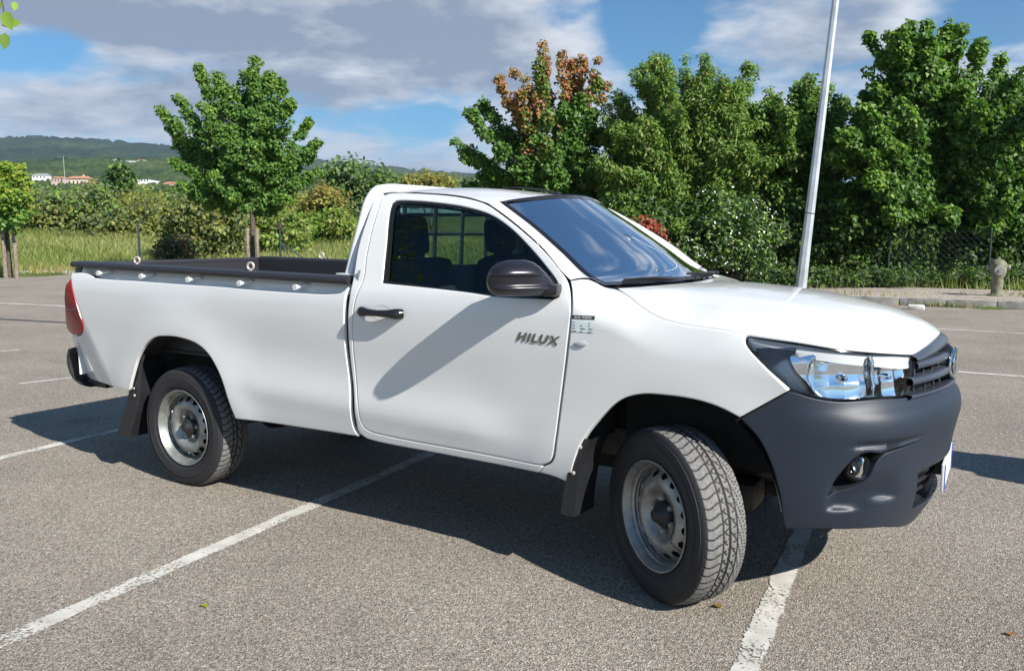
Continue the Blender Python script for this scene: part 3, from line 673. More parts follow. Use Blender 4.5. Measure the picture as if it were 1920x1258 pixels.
for k in range(90):
    e = EH[k]; xs_ = float(f_sx(sp_s[k])); zc_ = float(f_szc(xs_)); row = []
    ye = max(1e-4, -e[1])
    for t in np.linspace(0, 1, 33):
        q = 1-t     # 1 at the edge, 0 on the centre line
        yy = ye*q; xx = e[0]*q*q + xs_*(1-q*q)
        zz = e[2] + (zc_ - e[2])*(1 - q**2.2)
        fade = min(1, (xs_-2.9)/.25)*min(1, max(0, (4.03-xs_))/.2)
        d_ = (yy - (.52 - .10*(xx-2.9)))
        zz += fade*(.007*(1 - 1/(1+math.exp(-d_/.016))) - .007*(1 if ye > .5 else ye/.5)*0)
        row.append((xx, -yy, zz))
    row += [(p[0], -p[1], p[2]) for p in row[-2::-1]]; g.append(row)
HG = np.array(g)
for k_, d_ in ((0, .011), (1, .004)):
    HG[:, k_, 1] += d_*np.clip(-HG[:, k_, 1]/.3, 0, 1); HG[:, -1-k_, 1] -= d_*np.clip(HG[:, -1-k_, 1]/.3, 0, 1)
# pull the sheet in a little from its neighbours so that the shut line shows
hood = grid('hood', HG + np.array([0, 0, .001]), WHITE, T, flip=True)
ring = np.vstack([HG[:,0], HG[-1, 1:-1], HG[::-1, -1]]); low = ring - np.array([0, 0, .06]); low[:,1] *= .994; low[:,0] -= .004
grid('hood_edge', np.stack([ring + [0, 0, .001], low]), WHITE, hood, flip=True)
# dark shadow gap filler under the bonnet edge
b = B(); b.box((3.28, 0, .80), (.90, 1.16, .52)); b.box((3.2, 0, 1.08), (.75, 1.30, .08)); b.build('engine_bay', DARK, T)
# garnish above the grille
gl = []
for k in range(62, 90):
    e = EH[k]
    if e[1] > -.475: gl.append(e)
gl = polyline(np.vstack([EH[[np.argmin(abs(EH[:,1]+.475))]], np.array(gl)]), 18)
P = []
for e in gl:
    q = abs(e[1])/.475
    P.append([e + [-.03, 0, -.006], e + [.004, 0, -.007], e + [.022, 0, -.016], e + [.034 - .006*q, 0, -.032*(1-.35*q)], e + [.030 - .006*q, 0, -.055*(1-.5*q)], e + [-.02, 0, -.062*(1-.5*q)]])
P = np.array(P); Pm = P[::-1].copy(); Pm[:,:,1] *= -1; P = np.concatenate([P, Pm[1:]])
grid('grille_garnish', P, mat('garnish_grey', (.055, .065, .085), .30), T, flip=True)
# bumper with fog lamp niches, lower intake
def fogdip(u, v):
    um = np.where(u > S_MID, 2*S_MID-u, u); w = sst(.66, .72, um)*(1-sst(.90, 1.02, um))
    lo = .497 + .05*(um-.70)
    return -.032*w*sst(lo-.012, lo+.004, v)*(1 - sst(lo+.02, lo+.16, v)) - .010*sst(.72,.80,um)*(1-sst(1.02,1.14,um))*sst(.735,.745,v)*(1-sst(.745,.77,v))
def S_bump(u, v):
    p = S_front(u, v); U = np.stack([np.asarray(u).ravel(), np.asarray(v).ravel()], 1); n = surf_n(S_front, U).reshape(p.shape); return p + n*fogdip(u, v)[..., None]
bo_ = OUT['bumper']; M_ = S_MID
half = [q for q in bo_]
top = half[:8]; bot = half[8:]
full = [(a, b_, c) for a, b_, c in top[:7]] + [(M_, .90, 0)] + [(2*M_-a, b_, c) for a, b_, c in top[:7][::-1]] + [(2*M_-a, b_, c) for a, b_, c in bot[1:][::-1]] + [(M_, .31, 0)] + [(a, b_, c) for a, b_, c in bot[1:]]
FOG = resample(OUT['fog'], .012); FOGm = FOG.copy(); FOGm[:,0] = 2*M_ - FOGm[:,0]; FOGm = FOGm[::-1]
INT = [(M_-.46, .60, 1), (M_+.46, .60, 1), (M_+.40, .42, 1), (M_-.40, .42, 1)]
bump = panel('front_bumper', S_bump, full, DKGREY, T, holes=[FOG, FOGm, INT], gap=.002, step=.022, fold=.025, mirror=False)
for q in (FOG, FOGm): recess('fog_niche', S_bump, q, .055, BLACK, bump, mirror=False, dense=True, step=.02)
recess('lower_intake', S_front, INT, .09, BLACK, bump, mirror=False)
for s, um in ((-1, .79), (1, 2*M_-.79)):
    p = S_front(np.array([um]), np.array([.655]))[0]; n = surf_n(S_front, np.array([[um, .655]]))[0]; nn = np.array([n[0], n[1], 0]); nn /= np.linalg.norm(nn)
    d = np.array([.75, s*.66, 0]); a3 = np.cross([0, 0, 1], d); Rm = np.stack([d, a3, [0, 0, 1]], 1)
    b = B(); c = p - nn*.050
    b.lathe([(0, -.01), (.025, 0), (.038, .018), (.041, .028)], 28, 'x', c, rot=Rm); fl = b.build('fog_lamp', mat('fog_reflector', (.07, .075, .085), .15, metal=1), bump)
    b = B(); b.lathe([(0, .034), (.025, .032), (.040, .025)], 28, 'x', c, rot=Rm); b.build('fog_lens', LENS, fl)
    b = B(); b.lathe([(.040, .025), (.048, .032), (.056, .022), (.060, -.01)], 28, 'x', c, rot=Rm); b.build('fog_bezel', GLOSSBLK, fl)
for i in range(3):
    z = .46 + i*.05
    P = []
    for u in np.linspace(M_-.42, M_+.42, 30):
        p = S_front(np.array([u]), np.array([z]))[0]; n = surf_n(S_front, np.array([[u, z]]))[0]; P.append(p - n*.045)
    b = B(); b.tube(P, .009, 6); b.build('intake_bar', BLACK, bump)
# number plate
pl = B(); pl.box((4.112, 0, .525), (.012, .46, .115), bev=.004); plate = pl.build('number_plate', PLATE, bump)
for y in (-.21, .21):
    b = B(); b.box((4.1195, y, .525), (.003, .035, .105)); b.build('plate_band', PBLUE, plate)
b = B(); b.box((4.085, 0, .525), (.05, .12, .06)); b.build('plate_mount', BLACK, bump)
# head lamps
HLO = resample(hl, .014)
def lampdep(u, v):
    um = u
    c1 = np.clip(1 - ((um-.72)/.135)**2 - ((v-1.01)/.115)**2, 0, 1); c2 = np.clip(1 - ((um-.965)/.112)**2 - ((v-.995)/.10)**2, 0, 1)
    return .024 + .030*c1**.7 + .026*c2**.7 + .009*np.abs(((um-.55)*15) % 2 - 1) + .006*np.abs(((v-.92)*22) % 2 - 1)
def S_refl(u, v):
    p = S_front(u, v); U = np.stack([np.asarray(u).ravel(), np.asarray(v).ravel()], 1); n = surf_n(S_front, U).reshape(p.shape); return p - n*lampdep(u, v)[..., None]
rec, rec_l = recess('headlight', S_front, hl, .11, GLOSSBLK, T, floor_m=mat('lamp_housing', (.34, .36, .40), .25, metal=.8), bstep=.014)
REFL = [(.520, 1.085, 0), (.56, 1.122, 1), (.70, 1.104, 0), (.864, 1.086, 0), (1.100, 1.060, 1), (1.078, .97, 0), (1.022, .918, 1), (.846, .926, 0), (.70, .925, 0), (.625, .933, 1), (.585, .985, 0), (.54, 1.03, 0)]
for o, mirr in ((rec, 0),):
    rf = panel('reflector', S_refl, REFL, mat('lamp_reflector', (.88, .90, .93), .10, metal=1.0), o, gap=0, step=.006, fold=0, bev=0, mirror=False, bstep=.01)
    nlens = panel('lamp_lens', S_front, hl, LENS, o, gap=.004, step=.03, fold=.012, mirror=False)
    bz = panel('lamp_bezel', S_front, HLO, GLOSSBLK, o, holes=[offset(HLO, .006)], gap=.002, off=-.004, fold=.02, bev=0, mirror=False, dense=True)
    sm = panel('lamp_bezel', S_front, [(.362, 1.135, 1), (.50, 1.122, 1), (.545, 1.116, 0), (.535, 1.09, 1), (.49, 1.07, 0), (.45, 1.035, 1), (.42, 1.06, 0)], mat('lamp_smoke', (.03, .045, .08), .2), o, gap=0, off=-.022, fold=0, bev=0, mirror=False)
    for uu, vv, rr, dd in ((.735, 1.00, .013, .045), (.955, .995, .011, .040)):
        p = S_front(np.array([uu]), np.array([vv]))[0]; n = surf_n(S_front, np.array([[uu, vv]]))[0]; d = np.array([.8, -.6, 0]); a3 = np.cross([0, 0, 1], d)
        b = B(); b.lathe([(rr*.5, -.04), (rr, -.02), (rr, .01), (rr*.6, .022), (0, .025)], 16, 'x', p - n*dd, rot=np.stack([d, a3, [0, 0, 1]], 1)); b.build('bulb', CHROME, o)
    for uu in (.845,):   # upright fin between the two bowls
        P = [[S_refl(np.array([uu + k*.008]), np.array([v]))[0] + surf_n(S_front, np.array([[uu, v]]))[0]*h for k, h in ((-1, 0), (-.6, .03), (.6, .03), (1, 0))] for v in np.linspace(.93, 1.08, 8)]
        grid('lamp_fin', np.array(P), CHROME, o)
    for uu, hh in ((.905, .05),):
        P = [[S_refl(np.array([uu + k*.004]), np.array([v]))[0] + surf_n(S_front, np.array([[uu, v]]))[0]*h for k, h in ((-1, 0), (0, .012), (1, 0))] for v in np.linspace(.99-hh/2, 1.0+hh/2, 6)]
        grid('reflector_rib', np.array(P), CHROME, o)
for c in list(rec.children): mirror_y(c, rec_l)
# grille
def fr_strip(u0, u1, n, prof):
    P = []
    for u in np.linspace(u0, u1, n):
        row = []
        for dz, do in prof:
            p = S_front(np.array([u]), np.array([dz]))[0]; nn = surf_n(S_front, np.array([[u, dz]]))[0]; row.append(p + nn*do)
        P.append(row)
    return np.array(P)
gr = grid('grille', fr_strip(1.02, 2*M_-1.02, 50, [(.905, -.065), (1.075, -.065)]), BLACK, T)
GB = mat('grille_bar_grey', (.045, .055, .075), .28)
for z0, z1, dd in ((1.008, 1.043, .012), (.948, .982, .016), (.897, .918, .022)):
    a = 1.115 - (1.06-z0)*.55 if z0 < 1.0 else 1.105
    zm = (z0+z1)/2
    grid('grille_bar', fr_strip(a, 2*M_-a, 50, [(z0, -.06), (z0, dd-.022), (z0+.004, dd-.006), (zm, dd), (z1-.006, dd-.008), (z1, dd-.026), (z1, -.06)]), GB, gr)
    P = fr_strip(a, 2*M_-a, 50, [(z0, -.05), (z0+.004, -.03), (zm, -.028), (z1, -.05)])
for uu in np.linspace(1.14, 2*M_-1.14, 9):
    b = B(); p0 = S_front(np.array([uu]), np.array([.915]))[0]; p1 = S_front(np.array([uu]), np.array([1.06]))[0]
    b.tube([p0 - [.03, 0, 0], p1 - [.03, 0, 0]], .006, 6); b.build('grille_bar', BLACK, gr)
# emblem: three ovals
em = B(); c = np.array([4.122, 0, .985]); th = np.linspace(0, 2*math.pi, 41)
for a_, b_, dz, rr in ((.088, .060, 0, .008), (.030, .056, 0, .006), (.058, .022, .026, .006)):
    em.tube([c + np.array([-.018*abs(math.cos(t))*a_/.088, a_*math.cos(t), dz + b_*math.sin(t)]) for t in th], rr, 8, caps=False)
em.build('emblem', CHROME, gr)
b = B(); b.lathe([(0, .012), (.07, .008), (.085, -.01), (.085, -.05)], 32, 'x', (4.098, 0, .985)); b.build('emblem_seat', GLOSSBLK, gr)
# small deflector under the bumper
b = B(); b.add([(3.72, -.74, .42), (3.80, -.70, .42), (3.73, -.74, .355), (3.72, -.70, .42), (3.80, -.66, .42), (3.73, -.70, .355)], [(0, 2, 1), (3, 4, 5), (0, 1, 4, 3), (1, 2, 5, 4), (0, 3, 5, 2)])
ad = b.build('air_deflector', BLACK, T, smooth=False); mirror_y(ad, T)

# ------------------------------------------------------------------ door mirrors
f_ml = crs([-.080,-.072,-.055,-.03,0,.03,.055,.070,.078],[-.085,-.108,-.128,-.140,-.143,-.132,-.108,-.078,-.035])      # outer edge of the housing by height
f_mr = crs([-.080,-.072,-.055,-.03,0,.03,.055,.070,.078],[.150,.180,.190,.176,.150,.118,.090,.062,.030])                 # inner edge
f_md = pch([-.080,-.074,-.056,-.050,-.036,-.0325,-.028,.0,.010,.0135,.020,.045,.065,.078],[.020,.048,.078,.087,.088,.080,.0765,.080,.083,.091,.092,.078,.050,.012])
def mirror_obj():
    ax = np.array([.150, .172, 0]); ax /= np.linalg.norm(ax); th_ = np.array([ax[1], -ax[0], 0]); c = np.array([2.497, -.992, 1.354]); P = []
    for h in np.concatenate([np.linspace(-.080, -.0335, 12), np.linspace(-.0325, .0095, 12), np.linspace(.0125, .078, 20)]):
        a0, a1 = float(f_ml(h)), float(f_mr(h)); D = float(f_md(h)); row = [c + np.array([0, 0, h*.9]) + ax*(a0+a1)/2 - th_*.05]
        for q in np.sin(np.linspace(-math.pi/2, math.pi/2, 30)):
            a = (a0+a1)/2 + (a1-a0)/2*q; row.append(c + ax*a + np.array([0, 0, h]) + th_*(D*max(0, 1-abs(q)**3.2)**.5 - .012*a/.14 - .02))
        row.append(row[0]); P.append(row)
    return np.array(P)
mo = grid('door_mirror', mirror_obj(), MIRR, T, flip=True)
b = B(); b.box((2.600, -.885, 1.300), (.08, .10, .055), Matrix.Rotation(.2, 3, 'Z'), bev=.02); b.build('mirror_arm', MIRR, mo)
b = B()
b.add([S_side(np.array([a]), np.array([z]))[0] + [0, -.003, 0] for a, z in ((2.545, 1.268), (2.628, 1.268), (2.630, 1.295), (2.601, 1.337), (2.57, 1.366))], [(0, 1, 2, 3, 4)]); b.build('mirror_base', BLACK, mo)
mirror_tree(mo, T)

# ------------------------------------------------------------------ guard frame behind the cab
b = B(); leg = polyline([(1.335, -.775, 1.33), (1.345, -.735, 1.46), (1.36, -.685, 1.62), (1.365, -.645, 1.715), (1.37, -.595, 1.768), (1.372, -.52, 1.784), (1.372, -.35, 1.790), (1.372, 0, 1.793)], 40)
b.tube(np.vstack([leg, (leg*[1, -1, 1])[-2::-1]]), .029, 14)
b.box((1.335, -.775, 1.335), (.12, .09, .012), bev=.003); b.box((1.335, .775, 1.335), (.12, .09, .012), bev=.003)
guard = b.build('cab_guard', WHITE, T)
for y in (-.35, -.056, .226, .50):
    b = B(); b.tube([(1.37, y, 1.785), (1.345, y, 1.33)], .013, 8); b.build('guard_bar', WHITE, guard)
for z in (1.34, 1.545): 
    b = B(); b.tube([(1.352, -.70, z), (1.352, .70, z)], .010, 8); b.build('guard_bar', WHITE, guard)
# lashing rings on the bed rail
for x, s in ((-.431, -1), (.608, -1), (-.401, 1), (.64, 1)):
    z = zr0(x) + .035; b = B(); c = np.array([x, s*.80, z + .024]); th = np.linspace(0, 2*math.pi, 21)
    b.tube([c + np.array([.017*math.cos(t), .007*math.cos(t), .020*math.sin(t)]) for t in th], .0065, 8, caps=False); b.tube([(x, s*.80, z-.01), (x, s*.80, z+.008)], .010, 8)
    b.build('lashing_ring', PEYE, T)

# ------------------------------------------------------------------ wheels
def tyre_mesh():
    n = 640; prof = []     # (w, r) from the inner bead over the crown to the outer bead
    side = [(-.088, .228), (-.098, .240), (-.110, .268), (-.1135, .300), (-.110, .328), (-.103, .348)]
    tw = np.linspace(-.092, .092, 45)
    crown = lambda w: .3715 - .010*(abs(w)/.092)**3.2
    th = np.arange(n)*2*math.pi/n
    rows = [(w, np.full(n, r), 0) for w, r in side]
    for w in tw:
        d = np.zeros(n)
        # running grooves
        for gw, hw in ((-.026, .0032), (.006, .0030), (.043, .0026)):
            d = np.maximum(d, .0085*(abs(w-gw) < hw))
        if w < -.026:      # outer shoulder: straight sipes
            ph = (th*58/(2*math.pi) + .25*math.sin(w*60)) % 1; d = np.maximum(d, .0065*(ph < .075))
        elif w < .006:     # zig-zag centre rib
            ph = (th*58/(2*math.pi) + 18*w) % 1; ph2 = (th*58/(2*math.pi) - 18*w + .3) % 1; d = np.maximum(d, .005*(ph < .07)); 
            d = np.maximum(d, .004*(ph2 < .065))
        elif w < .043:
            ph = (th*40/(2*math.pi) + 420*(w-.006)**2 + 6*(w-.006)) % 1; d = np.maximum(d, .0065*(ph < .075))
            ph = (th*80/(2*math.pi) + 10*w) % 1; d = np.maximum(d, .004*(ph < .075)*(abs(w-.026) < .008))
        else:
            ph = (th*40/(2*math.pi) + 420*(w-.006)**2 + 6*(w-.006)) % 1; d = np.maximum(d, .0065*(ph < .075))
        rows.append((w, crown(w) - d, 1))
    rows += [(-w, np.full(n, r), 0) for w, r in side[::-1]]
    V = []; K = len(rows)
    for w, r, k in rows: V.append(np.stack([r*np.cos(th), np.full(n, w), r*np.sin(th)], 1))
    V = np.vstack(V)
    i, j = np.meshgrid(np.arange(K-1), np.arange(n), indexing='ij'); i = i.ravel(); j = j.ravel(); jn = (j+1) % n
    F = np.stack([i*n+j, i*n+jn, (i+1)*n+jn, (i+1)*n+j], 1)
    rr = np.concatenate([r for _, r, _ in rows]); kk = np.repeat([k for _, _, k in rows], n); ww = np.repeat([w for w, _, _ in rows], n)
    top = (kk == 1) & (rr > np.array([crown(w) for w in ww]) - .001)
    mi = (top[F].all(1)).astype(int)
    return V, F, mi
TV, TF, TMI = tyre_mesh()
tyre_o = mesh_np('tyre', TV, TF[:, ::-1].copy(), [RUBBER, DUST], None, smooth=False, mi=TMI)
# raised sidewall rings
rim_prof = [(.218, .085), (.222, .060), (.205, .045), (.205, -.06), (.225, -.085), (.2345, -.098), (.2365, -.102), (.2345, -.106), (.2285, -.105), (.2250, -.097), (.2170, -.086), (.2120, -.070), (.2080, -.055), (.2010, -.044)]
rb = B(); rb.lathe(rim_prof, 72, 'y')
def S_disc(u, v):     # u: angle * .15, v: radius
    a = np.asarray(u)/.15; r = np.asarray(v)
    h = crs([.052, .075, .088, .100, .112, .128, .142, .158, .176, .190, .202], [-.036, -.036, -.040, -.052, -.066, -.075, -.074, -.066, -.052, -.040, -.034])(r)
    return np.stack([r*np.cos(a), h, r*np.sin(a)], -1)
hol = []
NH = 16
for k in range(NH):
    c = (k+.5)*2*math.pi/NH*.15; t = np.linspace(0, 2*math.pi, 15)[:-1]; hol.append(np.stack([c + .0175*.15/.172*np.cos(t), .172 + .0148*np.sin(t)], 1))
W2 = 2*math.pi*.15
nseg = 80
out_ = np.vstack([np.stack([np.linspace(0, W2, nseg), np.full(nseg, .052)], 1), np.stack([np.full(8, W2), np.linspace(.052, .202, 10)[1:-1]], 1), np.stack([np.linspace(W2, 0, nseg), np.full(nseg, .202)], 1), np.stack([np.zeros(8), np.linspace(.202, .052, 10)[1:-1]], 1)])
disc = panel('rim_disc', S_disc, out_, STEEL, None, holes=hol, gap=0, step=.010, fold=.004, bev=0, mirror=False, dense=True)
dm = disc.data
dco = np.empty(len(dm.vertices)*3, np.float32); dm.vertices.foreach_get('co', dco); dpoly = [tuple(p.vertices) for p in dm.polygons]
rim_me = None
rb2 = B(); rb2.add(rb.V[0], rb.F); rb2.add(dco.reshape(-1, 3), dpoly)
wheel0 = rb2.build('wheel', [STEEL], None, sharp=35); bpy.data.objects.remove(disc)
b = B(); b.lathe([(.205, .06), (.205, .02), (.06, .0), (.06, .07)], 40, 'y'); b.lathe([(.14, .03), (.15, .0), (.15, .05)], 40, 'y'); drum = b.build('brake_drum', mat('brake_iron', (.06, .05, .045), .8, metal=.3, noise=(20, .5)), wheel0)
b = B(); b.lathe([(.060, -.034), (.058, -.052), (.050, -.064), (.040, -.070), (.026, -.094), (.020, -.098), (0, -.099)], 28, 'y'); hub = b.build('hub_cap', BLACK, wheel0)
for k in range(6):
    a = k*math.pi/3 + .3; b = B(); c = (.0695*math.cos(a), 0, .0695*math.sin(a)); b.lathe([(.0145, -.034), (.0145, -.052), (.011, -.060), (.006, -.064), (0, -.064)], 6, 'y', c); b.build('lug_nut', RUST, wheel0, sharp=20)
tyre_o.parent = wheel0
b = B()
for rr, ww in ((.262, -.1075), (.305, -.1125), (.335, -.1068)):
    b.lathe([(rr-.003, ww+.002), (rr-.0015, ww-.0025), (rr+.0015, ww-.0025), (rr+.003, ww+.002)], 120, 'y')
b.build('sidewall_ring', RUBBER, wheel0)
def place_wheel(o, x, y, rz, spin):
    o.location = (x, y, .363); o.rotation_euler = (0, spin, rz); o.parent = T
    if y > 0: o.rotation_euler = (0, spin, rz + math.pi)
def copy_tree(o, parent=None):
    c = o.copy(); COL.objects.link(c); c.parent = parent
    for ch in list(o.children): copy_tree(ch, c)
    return c
kids = [(3.134, -.778, -.60, .7), (3.04, .765, -.52, 1.9), (0, .745, 0, .2)]
for x, y, rz, sp in kids: place_wheel(copy_tree(wheel0), x, y, rz, sp)
place_wheel(wheel0, 0, -.745, 0, .25)

# ------------------------------------------------------------------ arches, flaps, underside
def well(cx, cz, r, y0, y1, a0, a1, name='wheel_well'):
    for s in (-1, 1):
        g = [[(cx + r*math.cos(a), s*y, cz + r*math.sin(a)) for y in (y0, (y0+y1)/2, y1)] + [(cx + r*.55*math.cos(a), s*y1, cz + r*.55*math.sin(a)), (cx, s*y1, cz)] for a in np.linspace(a0, a1, 30)]
        grid(name, np.array(g), WELL, T, flip=(s > 0))
well(.03, .42, .535, .872, .50, R(10), R(166)); well(3.07, .40, .54, .872, .42, R(8), R(168))
for s in (-1, 1):
    # rear mud flap, a curved bracket and a hanging flap
    b = B(); c0 = [(-.36, .76), (-.385, .70), (-.40, .62), (-.405, .54), (-.43, .42), (-.47, .32), (-.50, .245)]
    V = []
    for (x, z) in c0:
        for y in (.866, .70): V.append((x, s*y, z))
    nn = len(c0); F = [(2*i, 2*i+1, 2*i+3, 2*i+2) for i in range(nn-1)]
    V2_ = [(x-.012, y, z) for x, y, z in V]; b.add(V + V2_, F + [tuple(q + 2*nn for q in f[::-1]) for f in F] + [(2*i, 2*i+2, 2*nn+2*i+2, 2*nn+2*i) for i in range(nn-1)] + [(2*i+1, 2*nn+2*i+1, 2*nn+2*i+3, 2*i+3) for i in range(nn-1)])
    # lip along the arch edge facing outwards
    lip = [(-.34, .80, .025), (-.375, .73, .035), (-.395, .65, .05), (-.405, .57, .06), (-.44, .46, .07), (-.50, .33, .085), (-.535, .245, .09)]
    V = []
    for x, z, w in lip: V += [(x - w, s*.874, z + .01), (x + .02, s*.878, z), (x + .035, s*.862, z)]
    F = [(3*i+j, 3*i+j+1, 3*i+3+j+1, 3*i+3+j) for i in range(len(lip)-1) for j in range(2)]; b.add(V, F if s > 0 else [f[::-1] for f in F])
    mf = b.build('mud_flap', BLACK, T, smooth=False)
    for x, z in ((-.385, .70), (-.408, .575), (-.405, .53)):
        b = B(); b.lathe([(0, -.006), (.008, -.004), (.009, 0)], 10, 'y', (x - .005, s*.882, z)); b.build('flap_screw', PEYE, mf)
    # front mud flap
    b = B(); fl = [(2.765, .66, .02), (2.735, .60, .022), (2.718, .54, .025), (2.706, .46, .03), (2.697, .40, .035), (2.69, .30, .04)]
    V = []
    for x, z, w in fl: V += [(x - w, s*.882, z), (x + .03, s*.884, z), (x + .045, s*.72, z)]
    F = [(3*i+j, 3*i+j+1, 3*i+3+j+1, 3*i+3+j) for i in range(len(fl)-1) for j in range(2)]; b.add(V, F if s > 0 else [f[::-1] for f in F])
    mf = b.build('mud_flap', BLACK, T, smooth=False)
    for x, z in ((2.748, .62), (2.715, .50)):
        b = B(); b.lathe([(0, -.006), (.008, -.004), (.009, 0)], 10, 'y', (x, s*.887, z)); b.build('flap_screw', PEYE, mf)
b = B()
for s in (-1, 1):
    b.box((1.25, s*.42, .55), (4.6, .08, .14), bev=.01); b.box((3.6, s*.42, .58), (.7, .08, .12), bev=.01)
for x in (-.9, .45, 1.6, 2.5, 3.75): b.box((x, 0, .55), (.08, .84, .10), bev=.01)
ch = b.build('chassis', FRAME, T)
b = B(); b.box((1.0, 0, .72), (4.2, .86, .04)); b.box((2.05, 0, .53), (1.1, 1.62, .05)); b.box((.98, 0, .62), (.74, 1.60, .05)); b.box((-.78, 0, .66), (.5, 1.50, .04)); b.build('floor_pan', DARK, T)
b = B(); b.tube([(0, -.62, .363), (0, .62, .363)], .045, 12); b.lathe([(.05, -.16), (.14, -.07), (.15, 0), (.14, .07), (.05, .16)], 20, 'y', (0, -.08, .363)); b.build('rear_axle', FRAME, T)
for s in (-1, 1):
    b = B(); b.tube(polyline([(-.72, s*.56, .56), (-.35, s*.56, .42), (0, s*.56, .36), (.4, s*.56, .42), (.72, s*.56, .52)], 16), .022, 8); b.build('leaf_spring', FRAME, T)
    b = B(); b.tube([(3.05, s*.30, .36), (3.08, s*.64, .34)], .035, 10); b.tube([(2.85, s*.35, .33), (3.08, s*.62, .27), (3.3, s*.35, .33)], .03, 8); b.tube([(3.07, s*.56, .30), (3.05, s*.50, .80)], .05, 12); b.box((3.35, s*.5, .42), (.16, .2, .12), bev=.03); b.build('front_suspension', FRAME, T)
b = B(); b.tube(polyline([(2.6, .2, .45), (1.5, .25, .42), (.6, .3, .48), (-.2, .3, .62), (-1.0, .45, .5)], 24), .03, 10); b.build('exhaust_pipe', RUST, T)
b = B(); b.tube([(2.0, 0, .42), (0, 0, .40)], .035, 10); b.box((2.3, 0, .42), (.7, .3, .22), bev=.05); b.box((3.4, 0, .40), (.5, .7, .05), bev=.01); b.build('drivetrain', DARK, T)
# ------------------------------------------------------------------ the place
HAZE = .00009
rng = np.random.default_rng(7)
E1v = np.array([.857, -.515]); E2v = np.array([.515, .857]); KP = np.array([9.2, 18.2]); KL = np.array([-18.6, 31.0])
def beyond(x, y):
    """signed distance beyond the car park's kerbs (far kerb, left kerb)"""
    d1 = (x-KP[0])*E2v[0] + (y-KP[1])*E2v[1]; d2 = -((x-KL[0])*E1v[0] + (y-KL[1])*E1v[1])
    return np.maximum(d1, d2), d1, d2
def hgt(x, y):
    x = np.asarray(x, float); y = np.asarray(y, float); d, d1, d2 = beyond(x, y); r = np.hypot(x, y)
    h = np.where(d < .0, -.25, .10) + 1.7*sst(3, 26, d)*sst(6, -14, x) + .5*sst(8, 40, d)
    h = h + .10*np.sin(x*.31 + y*.17)*sst(3, 12, d) + 4.0*sst(70, 260, r) + .028*np.clip(r-200, 0, None)*sst(200, 500, r)*(y > 0)
    return h
def at(px, py, Y):
    """point of the place seen at photo pixel (px, py) at distance Y ahead"""
    cp, sp = math.cos(.119), math.sin(.119); a = (px-960)/1550; b = -(py-629)/1550; k = Y/(cp + b*sp)
    return np.array([a*k, Y, 1.5307 + (-sp + b*cp)*k])

